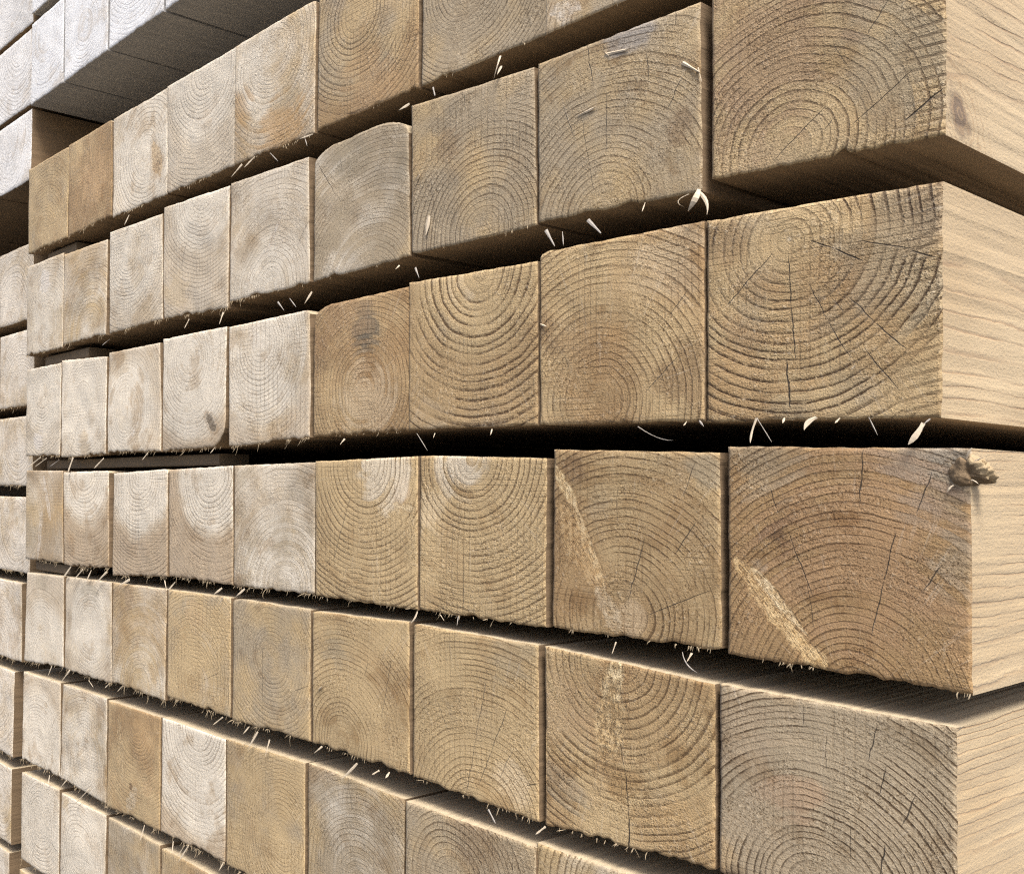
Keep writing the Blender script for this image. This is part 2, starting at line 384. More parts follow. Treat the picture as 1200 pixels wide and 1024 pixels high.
def wave_field(rng, n=14, lo=15.0, hi=400.0):
    k = np.exp(rng.uniform(np.log(lo), np.log(hi), n)); a = rng.uniform(0, 6.283, n)
    ph = rng.uniform(0, 6.283, n); amp = (lo / k) ** 0.6
    kx, kz = k * np.cos(a), k * np.sin(a)
    def f(x, z):
        x = np.asarray(x, float)[..., None]; z = np.asarray(z, float)[..., None]
        return (amp * np.sin(kx * x + kz * z + ph)).sum(-1) / math.sqrt((amp ** 2).sum())
    return f

LENGTH = 1.60
def timber_mesh(quad, step, seed, ragged=0.0005, bottom_ragged=0.0008, wane=(), length=LENGTH, tear=()):
    """quad: corners (x,z) TL TR BR BL in local metres. Front grid with a worn outline, then four sawn sides."""
    rng = np.random.default_rng(seed)
    TL, TR, BR, BL = [np.array(q, float) for q in quad]
    w = abs(TR[0] - TL[0]); h = abs(TL[1] - BL[1])
    nu = max(8, int(round(w / step))); nv = max(8, int(round(h / step)))
    def spaced(n):                       # finer rows next to the outline
        t = np.linspace(0, 1, n + 1)
        e = 0.0012 / max(w, h)
        return np.concatenate([[0, e], t[1:-1], [1 - e, 1]])
    U = spaced(nu); V = spaced(nv)
    nu, nv = len(U) - 1, len(V) - 1
    u, v = np.meshgrid(U, V, indexing='ij')
    top = TL[None, None, :] * (1 - u)[..., None] + TR[None, None, :] * u[..., None]
    bot = BL[None, None, :] * (1 - u)[..., None] + BR[None, None, :] * u[..., None]
    dt = np.zeros_like(u); db = np.zeros_like(u)
    for (corner, rx, rz) in wane:
        s = u * w if 'L' in corner else (1 - u) * w
        t = np.clip(1 - s / rx, 0, 1)
        d = rz * (1 - np.sqrt(np.maximum(0, 1 - t ** 2)))
        if 'T' in corner: dt = np.maximum(dt, d)
        else: db = np.maximum(db, d)
    f1, f2, f3 = wave_field(rng), wave_field(rng, 16, 120, 2200), wave_field(rng, 16, 120, 2200)
    s_ = u * w
    dt = dt + ragged * (0.6 + np.abs(f2(s_, 0 * s_))) * 0.7
    db = db + bottom_ragged * (0.4 + np.abs(f2(s_, 0 * s_ + 3.1))) * 0.9
    for (pos, wid, dep) in tear:         # small bites out of the lower edge
        db = db + dep * np.exp(-((s_ - pos * w) / wid) ** 2)
    zt = top[..., 1] - dt; zb = bot[..., 1] + db
    z = zb * (1 - v) + zt * v
    xl = BL[0] * (1 - v) + TL[0] * v; xr = BR[0] * (1 - v) + TR[0] * v
    hz = v * h
    xl = xl + ragged * np.abs(f3(hz, 0 * hz)) * 0.5
    xr = xr - ragged * (0.2 + np.abs(f3(hz, 0 * hz + 5.0))) * 0.7
    x = xl * (1 - u) + xr * u
    y = 0.0005 * f1(x, z)
    edge = np.minimum(np.minimum(u * w, (1 - u) * w), np.minimum(v * h, (1 - v) * h))
    y = y + 0.0007 * np.exp(-edge / 0.0008)
    idx = np.arange((nu + 1) * (nv + 1)).reshape(nu + 1, nv + 1)
    verts = [np.stack([x, y, z], -1).reshape(-1, 3)]
    a, b_, c, d = idx[:-1, :-1], idx[1:, :-1], idx[1:, 1:], idx[:-1, 1:]
    faces = np.stack([a, b_, c, d], -1).reshape(-1, 4).tolist()
    mi = [0] * len(faces)
    loop = list(idx[:, 0]) + list(idx[-1, 1:]) + list(idx[:-1, -1][::-1]) + list(idx[0, 1:-1][::-1])
    flat = verts[0]
    prev = loop; base = len(flat)
    lp = flat[loop]
    cx, cz = lp[:, 0].mean(), lp[:, 2].mean()
    n = len(loop)
    side_faces = []
    for j, yy in enumerate((0.0012, 0.006, 0.03, 0.12, 0.5, length)):
        ring = lp.copy()
        k = min(1.0, (j + 1) * 0.4)
        # sides settle onto the straight quad behind the worn front edge
        ring[:, 1] = yy + (0.0 if j else lp[:, 1] * 0.3)
        verts.append(ring)
        cur = list(range(base, base + n)); base += n
        for i in range(n):
            i2 = (i + 1) % n
            side_faces.append([prev[i], cur[i], cur[i2], prev[i2]])
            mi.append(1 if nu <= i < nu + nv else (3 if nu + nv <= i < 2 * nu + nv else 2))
        prev = cur
    faces += side_faces
    faces.append(prev); mi.append(0)
    return np.concatenate(verts), faces, mi

def strand_mesh(specs):
    """Tapered, bent, flat slivers of wood. spec: root, tip, width, bend vector, thickness."""
    V, Fc = [], []
    for root, tip, w, bend, th in specs:
        root = np.array(root, float); tip = np.array(tip, float); bend = np.array(bend, float)
        n = 6 if np.linalg.norm(tip - root) > 0.004 else 3
        d = tip - root; L = np.linalg.norm(d) + 1e-9
        side = np.cross(d / L, np.array([0.25, -1.0, 0.2])); side /= np.linalg.norm(side) + 1e-9
        up = np.cross(side, d / L)
        b0 = len(V)
        for i in range(n + 1):
            t = i / n
            c = root + d * t + bend * 4 * t * (1 - t)
            ww = w * 0.40 * (0.8 + 0.25 * math.sin(t * 5 + w * 4e4)) * (1 - 0.85 * t ** 4)
            for sx, sy in ((-1, 0), (0, 1), (1, 0), (0, -1)):
                V.append(c + side * ww * sx + up * th * 0.5 * sy * (1 - 0.5 * t))
        for i in range(n):
            for k in range(4):
                a = b0 + i * 4 + k; b_ = b0 + i * 4 + (k + 1) % 4
                Fc.append((a, b_, b_ + 4, a + 4))
        Fc.append((b0 + 3, b0 + 2, b0 + 1, b0)); e = b0 + n * 4
        Fc.append((e, e + 1, e + 2, e + 3))
    return V, Fc

def tag(o, label, cat, group=None, kind=None):
    if label: o['label'] = label
    if cat: o['category'] = cat
    if group: o['group'] = group
    if kind: o['kind'] = kind

M_FIBRE = simple_mat('pale_wood_fibre', (0.60, 0.51, 0.38), 0.6, 0.12, 300, (1, 1, 1), 0.0002)
M_FUZZ = simple_mat('saw_fuzz', (0.46, 0.365, 0.235), 0.8, 0.35, 300, (1, 1, 1), 0.0002)
M_GREYFIBRE = simple_mat('grey_wood_fibre', (0.36, 0.33, 0.29), 0.7, 0.2, 300, (1, 1, 1), 0.0002)
M_SHADE_SIDE = simple_mat('gap_shade_side', (0.200, 0.138, 0.080), 0.8, 0.3, 260, (1, 0.06, 1), 0.0008)  # darker than the open right sides: gap shade put into the colour
M_GREYSIDE = simple_mat('plain_grey_side', (0.330, 0.325, 0.325), 0.8, 0.35, 200, (1, 0.05, 1), 0.0008)  # even grey on the sides and undersides of the upper stack
M_LIT_TOP = simple_mat('lit_top_side', (0.56, 0.46, 0.31), 0.7, 0.25, 260, (1, 0.06, 1), 0.0006)  # paler than the other hidden sides: lit rims put into the colour
M_LATH = simple_mat('aged_lath_wood', (0.17, 0.130, 0.085), 0.75, 0.25, 90, (0.1, 1, 1))
M_KNOT = simple_mat('torn_knot_wood', (0.21, 0.145, 0.08), 0.75, 0.55, 420, (1, 1, 1), 0.0012)
M_KNOTPALE = simple_mat('fresh_torn_wood', (0.43, 0.325, 0.19), 0.7, 0.2, 500, (1, 1, 1), 0.0014)

BLOCKS = {
    '29': {'look': 'big brown-grey end with notched edge', 'pith_abs': (-64.3, 737.2), 'side_knots': [(0.014, 0.012, 0.0105)], 'freq': 200, 'warm': 0.42, 'grey': 0.42, 'pale': 0.06, 'rings': 0.8, 'late_tint': (0.18, 0.125, 0.07), 'notch': 0.95, 'notch_tilt': 0.02, 'notch_p': 0.0043, 'cracks_abs': [((-72.0, 732.3), (-49.6, 750.8), 0.35), ((-37.3, 739.9), (-14.2, 756.1), 0.4), ((-17.4, 735.7), (-3.7, 744.8), 0.8), ((-49.6, 740.8), (-46.0, 744.2), 0.3), ((-32.2, 776.3), (-23.9, 787.5), 0.3), ((-46.0, 777.4), (-40.7, 766.5), 0.25), ((-51.3, 721.5), (-4.1, 711.9), 0.35)], 'stains_shade_abs': [((-17.4, 764.1), 26, 0.6, (0.33, 0.28, 0.195)), ((-79.9, 781.2), 42, 0.6, (0.37, 0.245, 0.145)), ((-81.9, 734.7), 18, 0.3, (0.55, 0.4, 0.24))]},
    '28': {'look': 'greyish tan end with chips on it', 'pith_abs': (-161.2, 727.0), 'freq': 215, 'warm': 0.2, 'grey': 0.6, 'pale': 0.15, 'cracks_abs': [((-171.1, 822.7), (-166.2, 794.9), 0.5), ((-158.4, 790.3), (-158.3, 757.4), 0.4), ((-134.7, 802.8), (-134.1, 788.5), 0.5), ((-116.0, 784.0), (-124.2, 770.6), 0.4), ((-185.7, 790.8), (-177.9, 770.2), 0.4), ((-119.3, 821.5), (-119.7, 811.2), 0.4), ((-173.6, 780.4), (-166.0, 740.1), 0.3)], 'stains_shade_abs': [((-147.9, 816.0), 16, 0.6, (0.3, 0.29, 0.29)), ((-116.0, 762.0), 10, 0.5, (0.23, 0.14, 0.066))]},
    '27': {'look': 'dull tan end', 'pith_abs': (-242.6, 734.0), 'freq': 215, 'warm': 0.22, 'grey': 0.62, 'pale': 0.15, 'wane': (), 'cracks_abs': [((-257.2, 819.4), (-257.2, 811.7), 0.4), ((-285.0, 775.0), (-279.6, 742.3), 0.3)], 'stains_shade_abs': [((-270.8, 792.4), 14, 0.4, (0.23, 0.14, 0.066))]},
    '26': {'look': 'grey end with rounded top corners', 'pith_abs': (-341.3, 712.0), 'freq': 250, 'warm': 0.15, 'grey': 0.75, 'pale': 0.45, 'heart': (0.083, 1), 'heart_sheen_amt': 0.0, 'late_tint': (0.5, 0.45, 0.4), 'wane': (('TL', 0.026, 0.009), ('TR', 0.034, 0.013)), 'cracks_abs': [((-397.6, 813.7), (-376.9, 786.1), 0.6), ((-371.7, 809.6), (-370.7, 798.2), 0.4)], 'stains_shade_abs': [((-361.1, 807.5), 22, 0.45, (0.33, 0.28, 0.195)), ((-311.4, 789.4), 14, 0.55, (0.33, 0.28, 0.195))]},
    '25': {'look': 'pale grey end', 'pith_abs': (-451.9, 731.4), 'freq': 200, 'warm': 0.1, 'grey': 0.6, 'pale': 0.72, 'rings': 0.55, 'streaks_abs': [((-436.9, 785.7), (-457.7, 758.0), 2.0, 0.5, (0.78, 0.73, 0.66))]},
    '24': {'look': 'whitish end with waved rings', 'pith_abs': (-543.5, 829.1), 'freq': 220, 'warm': 0.15, 'pale': 0.82, 'rings': 0.55, 'stains_shade_abs': [((-586.0, 747.9), 22, 0.5, (0.55, 0.43, 0.26))]},
    '23': {'look': 'whitish end with tan foot', 'pith_abs': (-669.1, 803.1), 'freq': 220, 'warm': 0.15, 'pale': 0.8, 'rings': 0.5, 'stains_shade_abs': [((-636.6, 736.3), 26, 0.5, (0.46, 0.34, 0.19))]},
    '22': {'look': 'pale grey-tan end', 'pith_abs': (-744.5, 733.6), 'freq': 220, 'pale': 0.65, 'rings': 0.5},
    '21': {'look': 'pale end with whitest upper part', 'pith_abs': (-843.0, 754.1), 'freq': 220, 'pale': 0.72, 'rings': 0.4, 'stains_shade_abs': [((-850.7, 802.0), 16, 0.8, (0.78, 0.73, 0.66))]},
    '11': {'look': 'tan end', 'pith_abs': (-851.9, 845.6), 'freq': 200, 'warm': 0.42, 'grey': 0.3, 'pale': 0.22, 'rings': 0.5},
    '12': {'look': 'orange-tan end', 'pith_abs': (-836.3, 896.5), 'freq': 200, 'warm': 0.62, 'grey': 0.2, 'pale': 0.12, 'rings': 0.4, 'stains_shade_abs': [((-738.9, 882.4), 36, 0.6, (0.56, 0.38, 0.2))]},
    '13': {'look': 'whitish end with a tan knot', 'pith_abs': (-639.4, 881.8), 'freq': 200, 'warm': 0.1, 'grey': 0.4, 'pale': 0.85, 'rings': 0.6, 'streaks_abs': [((-624.5, 889.3), (-613.6, 856.5), 9, 0.7, (0.62, 0.45, 0.24))]},
    '14': {'look': 'whitish end with waved rings', 'pith_abs': (-542.5, 923.6), 'freq': 210, 'warm': 0.1, 'grey': 0.4, 'pale': 0.9, 'rings': 0.6},
    '15': {'look': 'pale end with orange-brown foot', 'pith_abs': (-446.9, 908.9), 'freq': 220, 'warm': 0.25, 'pale': 0.6, 'rings': 0.5, 'stains_shade_abs': [((-437.7, 845.8), 30, 0.6, (0.5, 0.31, 0.13)), ((-493.0, 877.6), 20, 0.5, (0.5, 0.31, 0.13))]},
    '16': {'look': 'tan end with orange-brown lower part', 'pith_abs': (-355.2, 904.0), 'freq': 200, 'warm': 0.3, 'pale': 0.35, 'heart': (0.055, 1), 'rings': 0.7, 'stains_shade_abs': [((-344.4, 848.7), 40, 0.6, (0.46, 0.3, 0.15))]},
    '17': {'look': 'grey-tan end with fine arched rings', 'pith_abs': (-257.7, 886.1), 'freq': 260, 'warm': 0.2, 'grey': 0.6, 'pale': 0.3},
    '18': {'look': 'pale end cut by the photo top', 'pith_abs': (-164.8, 831.8), 'freq': 230, 'pale': 0.5, 'rings': 0.6, 'streaks_abs': [((-183.8, 847.9), (-186.5, 839.7), 12, 0.6, (0.78, 0.73, 0.66))]},
    '39': {'look': 'large end with cracks radiating from centre', 'pith_abs': (-64.2, 695.4), 'pithfade': 0.004, 'freq': 205, 'warm': 0.46, 'grey': 0.36, 'pale': 0.02, 'late_tint': (0.16, 0.11, 0.06), 'rings': 1.0, 'relief': 1.4, 'notch': 0.6, 'notch_tilt': -0.22, 'notch_p': 0.0046, 'crack': 0.35, 'cracks_abs': [((-64.6, 688.6), (-63.5, 665.7), 0.47), ((-63.5, 665.7), (-61.5, 642.8), 0.52), ((-65.7, 642.4), (-64.1, 621.1), 0.84), ((-54.9, 693.6), (-44.9, 688.4), 0.52), ((-44.9, 688.4), (-33.8, 681.0), 0.63), ((-35.5, 690.0), (-14.2, 682.5), 0.47), ((-15.8, 682.4), (-5.0, 677.1), 0.52), ((-56.4, 675.9), (-47.0, 656.8), 0.37), ((-47.0, 656.8), (-38.9, 641.3), 0.42), ((-38.9, 666.7), (-28.8, 654.6), 0.42), ((-28.8, 654.6), (-17.4, 642.7), 0.52), ((-33.1, 644.4), (-19.3, 625.5), 0.47), ((-94.0, 669.8), (-71.9, 691.0), 0.42), ((-45.6, 666.9), (-40.7, 660.4), 0.31)], 'stains_shade_abs': [((-85.7, 641.2), 40, 0.55, (0.44, 0.28, 0.13)), ((-64.2, 696.1), 2.5, 0.6, (0.62, 0.54, 0.4)), ((-14.2, 679.7), 40, 0.5, (0.33, 0.28, 0.195)), ((-94.1, 697.8), 16, 0.5, (0.23, 0.14, 0.066))]},
    '38': {'look': 'warm tan end with arched rings', 'pith_abs': (-162.4, 630.3), 'freq': 190, 'warm': 0.5, 'grey': 0.35, 'pale': 0.12, 'rings': 0.75, 'crack': 0.4, 'cracks_abs': [((-136.0, 632.9), (-117.0, 650.2), 0.35), ((-146.1, 616.3), (-161.3, 621.4), 0.25), ((-184.5, 655.6), (-181.7, 648.9), 0.4), ((-122.5, 669.6), (-113.0, 680.7), 0.3)], 'stains_shade_abs': [((-122.6, 698.8), 24, 0.5, (0.58, 0.46, 0.3)), ((-191.4, 706.3), 22, 0.4, (0.66, 0.5, 0.27)), ((-115.6, 639.8), 18, 0.5, (0.23, 0.14, 0.066)), ((-196.9, 669.9), 14, 0.4, (0.23, 0.14, 0.066))], 'streaks_abs': [((-136.7, 701.3), (-110.4, 672.1), 2.2, 0.5, (0.66, 0.52, 0.33))]},
    '37': {'look': 'tan end with bold wide rings', 'pith_abs': (-245.1, 711.4), 'freq': 180, 'warm': 0.35, 'grey': 0.35, 'pale': 0.3, 'rings': 1.0, 'relief': 1.3, 'heart': (0.047, 1), 'heart_sheen_amt': 0.5, 'crack': 0.3, 'cracks_abs': [((-223.8, 670.6), (-220.6, 663.0), 0.3), ((-245.8, 630.6), (-245.1, 620.6), 0.3)]},
    '36': {'look': 'brown end with a dark smudge', 'pith_abs': (-346.5, 650.5), 'freq': 240, 'warm': 0.62, 'grey': 0.3, 'pale': 0.1, 'rings': 0.6, 'wane': (('TL', 0.02, 0.01),), 'stains_shade_abs': [((-346.9, 690.2), 17, 0.85, (0.13, 0.115, 0.085)), ((-368.8, 707.3), 36, 0.6, (0.38, 0.25, 0.13)), ((-342.2, 641.7), 30, 0.5, (0.6, 0.48, 0.32)), ((-391.3, 677.6), 16, 0.55, (0.23, 0.14, 0.066))], 'cracks_abs': [((-342.9, 703.8), (-342.7, 684.0), 0.3)]},
    '35': {'look': 'pale round-ringed end with brown foot', 'pith_abs': (-462.2, 691.1), 'freq': 240, 'warm': 0.15, 'grey': 0.45, 'pale': 0.75, 'heart': (0.058, 1), 'heart_sheen_amt': 0.6, 'rings': 0.65, 'stains_shade_abs': [((-467.7, 698.2), 12, 0.3, (0.78, 0.73, 0.66))]},
    '34': {'look': 'white end with dark knot at rounded corner', 'pith_abs': (-561.9, 691.1), 'freq': 230, 'warm': 0.12, 'pale': 0.92, 'rings': 0.55, 'heart': (0.066, 1), 'wane': (('BR', 0.018, 0.02),), 'streaks_abs': [((-534.0, 641.4), (-522.6, 629.2), 7, 0.9, (0.22, 0.18, 0.13))]},
    '33': {'look': 'whitish end with pale diagonal line', 'pith_abs': (-669.2, 654.6), 'freq': 230, 'warm': 0.1, 'pale': 0.82, 'rings': 0.5, 'streaks_abs': [((-634.9, 652.6), (-665.4, 623.2), 2, 0.5, (0.78, 0.73, 0.66))], 'stains_shade_abs': [((-683.3, 702.8), 25, 0.4, (0.46, 0.34, 0.19))]},
    '32': {'look': 'very white end', 'pith_abs': (-755.8, 667.8), 'freq': 230, 'warm': 0.08, 'pale': 0.98, 'rings': 0.5, 'stains_shade_abs': [((-751.0, 621.6), 16, 0.5, (0.46, 0.34, 0.19))]},
    '31': {'look': 'pale grey end', 'pith_abs': (-851.8, 682.9), 'freq': 230, 'warm': 0.1, 'grey': 0.6, 'pale': 0.75, 'rings': 0.5, 'stains_shade_abs': [((-861.2, 633.6), 14, 0.7, (0.78, 0.73, 0.66))]},
    '49': {'look': 'reddish-brown end with torn knot at its corner', 'pith_abs': (-37.1, 491.6), 'ex': 1.18, 'ez': 1.0, 'freq': 230, 'warm': 0.8, 'grey': 0.45, 'pale': 0.02, 'rings': 0.75, 'relief': 1.2, 'notch': 0.5, 'notch_tilt': 0.16, 'notch_p': 0.0048, 'crack': 0.4, 'streaks_abs': [((-88.8, 551.7), (-64.0, 523.2), 5.0, 0.85, (0.72, 0.53, 0.28)), ((-73.6, 536.6), (-49.3, 505.8), 6.5, 0.95, (0.78, 0.58, 0.31)), ((-81.5, 549.4), (-54.8, 519.8), 2.6, 0.9, (0.84, 0.68, 0.43))], 'cracks_abs': [((-33.5, 601.8), (-34.8, 578.6), 0.5), ((-20.6, 568.4), (-25.1, 547.9), 0.4), ((-25.1, 547.9), (-29.8, 525.7), 0.45), ((-7.5, 592.3), (-12.7, 575.6), 0.45), ((-64.1, 565.7), (-54.1, 538.3), 0.45), ((-3.8, 555.6), (-10.5, 545.0), 0.45), ((-72.9, 586.4), (-69.0, 575.0), 0.4), ((-56.6, 543.7), (-53.0, 523.7), 0.3)], 'stains_shade_abs': [((4.2, 596.2), 8, 0.95, (0.045, 0.03, 0.018)), ((3.9, 582.3), 6, 0.9, (0.06, 0.04, 0.025)), ((0.9, 589.9), 26, 0.6, (0.3, 0.265, 0.2)), ((-9.6, 600.2), 22, 0.5, (0.27, 0.255, 0.225)), ((-69.8, 565.4), 9, 0.85, (0.17, 0.1, 0.05)), ((-33.8, 561.5), 55, 0.45, (0.4, 0.25, 0.14)), ((-75.6, 597.9), 20, 0.5, (0.33, 0.28, 0.195)), ((-79.5, 550.7), 5, 0.35, (0.5, 0.43, 0.33)), ((0.9, 556.6), 14, 0.5, (0.33, 0.28, 0.195))]},  # the two near-black corner spots paint the shaded hollow by the knot
    '48': {'look': 'brown end with a pale diagonal streak', 'pith_abs': (-149.2, 520.3), 'freq': 215, 'warm': 0.55, 'grey': 0.35, 'pale': 0.05, 'rings': 0.85, 'relief': 1.2, 'crack': 0.4, 'streaks_abs': [((-193.1, 599.8), (-176.4, 573.4), 3.2, 1.0, (0.84, 0.67, 0.4)), ((-179.7, 578.7), (-158.3, 529.0), 3.0, 1.0, (0.82, 0.65, 0.39)), ((-189.6, 576.8), (-162.4, 533.0), 8.5, 0.7, (0.62, 0.44, 0.23)), ((-163.5, 533.0), (-152.1, 514.4), 6, 0.7, (0.72, 0.6, 0.42))], 'cracks_abs': [((-152.5, 586.1), (-152.4, 567.8), 0.35), ((-136.2, 560.7), (-145.7, 528.0), 0.5), ((-108.7, 569.2), (-119.8, 553.1), 0.5), ((-100.0, 538.2), (-136.0, 521.7), 0.45), ((-108.8, 598.4), (-115.4, 581.3), 0.35)], 'stains_shade_abs': [((-179.7, 596.0), 10, 0.7, (0.23, 0.14, 0.066)), ((-104.5, 595.1), 12, 0.6, (0.33, 0.28, 0.195)), ((-143.3, 521.8), 14, 0.5, (0.6, 0.47, 0.31))]},
    '47': {'look': 'yellow-tan end, pale at the top', 'pith_abs': (-250.9, 602.8), 'freq': 200, 'warm': 0.36, 'grey': 0.2, 'pale': 0.2, 'rings': 0.8, 'crack': 0.25, 'stains_shade_abs': [((-262.3, 596.9), 22, 0.75, (0.74, 0.66, 0.52)), ((-283.3, 575.2), 18, 0.6, (0.68, 0.55, 0.36))], 'cracks_abs': [((-256.5, 550.4), (-256.2, 510.2), 0.3), ((-229.3, 566.4), (-226.1, 556.8), 0.25)]},
    '46': {'look': 'yellow-tan end with small knot near edge', 'pith_abs': (-341.8, 599.5), 'freq': 200, 'warm': 0.36, 'grey': 0.2, 'pale': 0.22, 'rings': 0.8, 'crack': 0.25, 'stains_shade_abs': [((-309.5, 582.9), 9, 0.6, (0.45, 0.29, 0.15)), ((-325.4, 595.4), 26, 0.7, (0.74, 0.66, 0.52))], 'streaks_abs': [((-315.6, 574.7), (-295.7, 571.3), 3, 0.7, (0.72, 0.58, 0.36))], 'cracks_abs': [((-356.9, 579.7), (-374.0, 535.9), 0.35), ((-317.5, 601.9), (-318.9, 588.3), 0.35)]},
    '45': {'look': 'pale grey end', 'pith_abs': (-430.2, 509.6), 'freq': 225, 'warm': 0.12, 'grey': 0.7, 'pale': 0.6, 'rings': 0.7, 'late_tint': (0.45, 0.4, 0.33), 'stains_shade_abs': [((-414.1, 582.2), 18, 0.5, (0.4, 0.34, 0.25)), ((-483.0, 591.6), 14, 0.4, (0.42, 0.36, 0.26))]},
    '44': {'look': 'half white, half brown end', 'pith_abs': (-527.0, 595.1), 'freq': 210, 'warm': 0.25, 'pale': 0.9, 'heart': (0.048, 1), 'heart_sheen_amt': 0.85, 'rings': 0.75},
    '43': {'look': 'half white, half brown end', 'pith_abs': (-644.4, 595.9), 'freq': 210, 'warm': 0.25, 'pale': 0.95, 'heart': (0.052, 1), 'heart_sheen_amt': 0.85, 'rings': 0.75},
    '42': {'look': 'white-topped end with brown foot', 'pith_abs': (-750.5, 600.8), 'freq': 210, 'warm': 0.25, 'pale': 0.8, 'heart': (0.05, 1), 'heart_sheen_amt': 0.85, 'rings': 0.7},
    '41': {'look': 'streaky grey-brown end', 'pith_abs': (-892.2, 546.6), 'freq': 200, 'warm': 0.35, 'grey': 0.6, 'pale': 0.5, 'rings': 0.4, 'streaks_abs': [((-845.1, 592.8), (-827.2, 548.5), 5, 0.5, (0.78, 0.73, 0.66)), ((-848.4, 556.9), (-857.8, 507.0), 5, 0.5, (0.78, 0.73, 0.66))], 'stains_shade_abs': [((-871.1, 592.9), 20, 0.5, (0.34, 0.26, 0.16))]},
    '59': {'look': 'large grey end with dense fine rings', 'pith_abs': (-52.8, 411.8), 'freq': 330, 'warm': 0.22, 'grey': 0.85, 'pale': 0.02, 'rings': 1.0, 'late_tint': (0.18, 0.13, 0.08), 'relief': 1.3, 'crack': 0.4, 'lw0': 0.55, 'notch': 0.35, 'notch_tilt': 0.9, 'notch_p': 0.0033, 'cracks_abs': [((-27.8, 487.3), (-31.4, 472.5), 0.5), ((-24.5, 472.2), (-27.4, 459.3), 0.4), ((-13.4, 462.7), (-18.1, 449.6), 0.55), ((-24.5, 439.9), (-27.1, 426.6), 0.6), ((-57.7, 491.2), (-57.6, 482.3), 0.3), ((-48.3, 480.5), (-48.2, 465.9), 0.3), ((-38.1, 445.0), (-38.1, 428.9), 0.3)], 'stains_shade_abs': [((-62.0, 449.8), 14, 0.45, (0.44, 0.28, 0.17)), ((-73.4, 422.3), 30, 0.3, (0.46, 0.36, 0.24)), ((-85.4, 469.3), 26, 0.3, (0.44, 0.33, 0.22)), ((-93.4, 416.6), 8, 0.6, (0.55, 0.4, 0.22))]},
    '58': {'look': 'warm tan end with long vertical crack', 'pith_abs': (-152.1, 497.0), 'freq': 185, 'warm': 0.52, 'grey': 0.3, 'pale': 0.12, 'rings': 0.85, 'crack': 0.2, 'streaks_abs': [((-152.1, 500.1), (-155.5, 466.1), 7.0, 1.0, (0.86, 0.7, 0.43)), ((-154.0, 479.4), (-160.0, 445.5), 10.5, 0.85, (0.74, 0.56, 0.31)), ((-160.5, 454.2), (-163.0, 427.3), 8, 0.35, (0.58, 0.43, 0.24))], 'cracks_abs': [((-150.9, 457.0), (-147.4, 444.0), 0.4), ((-147.4, 444.0), (-144.8, 423.2), 0.5), ((-144.8, 423.2), (-144.7, 398.4), 0.75), ((-147.0, 478.4), (-145.0, 470.2), 0.3)], 'stains_shade_abs': [((-128.8, 468.9), 40, 0.5, (0.44, 0.3, 0.15)), ((-187.1, 421.5), 16, 0.5, (0.33, 0.28, 0.195)), ((-119.4, 423.5), 26, 0.5, (0.4, 0.27, 0.13)), ((-181.8, 458.9), 30, 0.4, (0.42, 0.3, 0.18))]},
    '57': {'look': 'tan end with fanned fine cracks', 'pith_abs': (-244.1, 393.0), 'freq': 220, 'warm': 0.38, 'grey': 0.3, 'pale': 0.2, 'rings': 0.65, 'crack': 0.7, 'cracks_abs': [((-238.2, 472.8), (-247.0, 436.7), 0.35), ((-247.0, 436.7), (-254.1, 402.8), 0.4), ((-222.4, 460.9), (-234.7, 434.3), 0.35), ((-234.7, 434.3), (-244.2, 412.6), 0.35), ((-278.7, 458.7), (-264.5, 433.2), 0.3), ((-219.2, 437.6), (-228.3, 421.2), 0.3), ((-208.9, 420.9), (-200.7, 423.8), 0.5)], 'stains_shade_abs': [((-219.1, 418.5), 14, 0.6, (0.72, 0.58, 0.38)), ((-271.9, 488.1), 26, 0.4, (0.66, 0.5, 0.27)), ((-219.6, 494.8), 20, 0.4, (0.33, 0.28, 0.195))]},
    '56': {'look': 'yellow-tan end', 'pith_abs': (-363.8, 414.3), 'freq': 240, 'warm': 0.42, 'grey': 0.3, 'pale': 0.15, 'rings': 0.65, 'cracks_abs': [((-316.3, 476.9), (-325.4, 437.3), 0.35), ((-338.8, 473.8), (-342.0, 456.6), 0.3)], 'stains_shade_abs': [((-370.6, 475.3), 16, 0.5, (0.33, 0.28, 0.195)), ((-320.1, 460.1), 16, 0.5, (0.42, 0.3, 0.16))]},
    '55': {'look': 'grey-tan end', 'pith_abs': (-445.0, 459.4), 'freq': 240, 'warm': 0.28, 'grey': 0.55, 'pale': 0.3, 'rings': 0.55, 'cracks_abs': [((-456.9, 476.9), (-454.9, 407.4), 0.4), ((-417.2, 438.9), (-399.8, 445.9), 0.4)]},
    '54': {'look': 'tan end', 'pith_abs': (-553.3, 423.8), 'freq': 240, 'warm': 0.3, 'grey': 0.4, 'pale': 0.4, 'rings': 0.55, 'stains_shade_abs': [((-547.8, 480.2), 16, 0.5, (0.5, 0.36, 0.2))]},
    '53': {'look': 'light tan end', 'pith_abs': (-637.6, 406.9), 'freq': 240, 'warm': 0.25, 'grey': 0.4, 'pale': 0.55, 'rings': 0.6, 'stains_shade_abs': [((-662.6, 487.8), 12, 0.5, (0.4, 0.3, 0.2)), ((-615.5, 421.5), 12, 0.5, (0.55, 0.4, 0.22))]},
    '52': {'look': 'whitish end', 'pith_abs': (-737.8, 448.4), 'freq': 240, 'warm': 0.15, 'grey': 0.5, 'pale': 0.75, 'rings': 0.5, 'stains_shade_abs': [((-738.7, 485.3), 18, 0.5, (0.33, 0.28, 0.195))]},
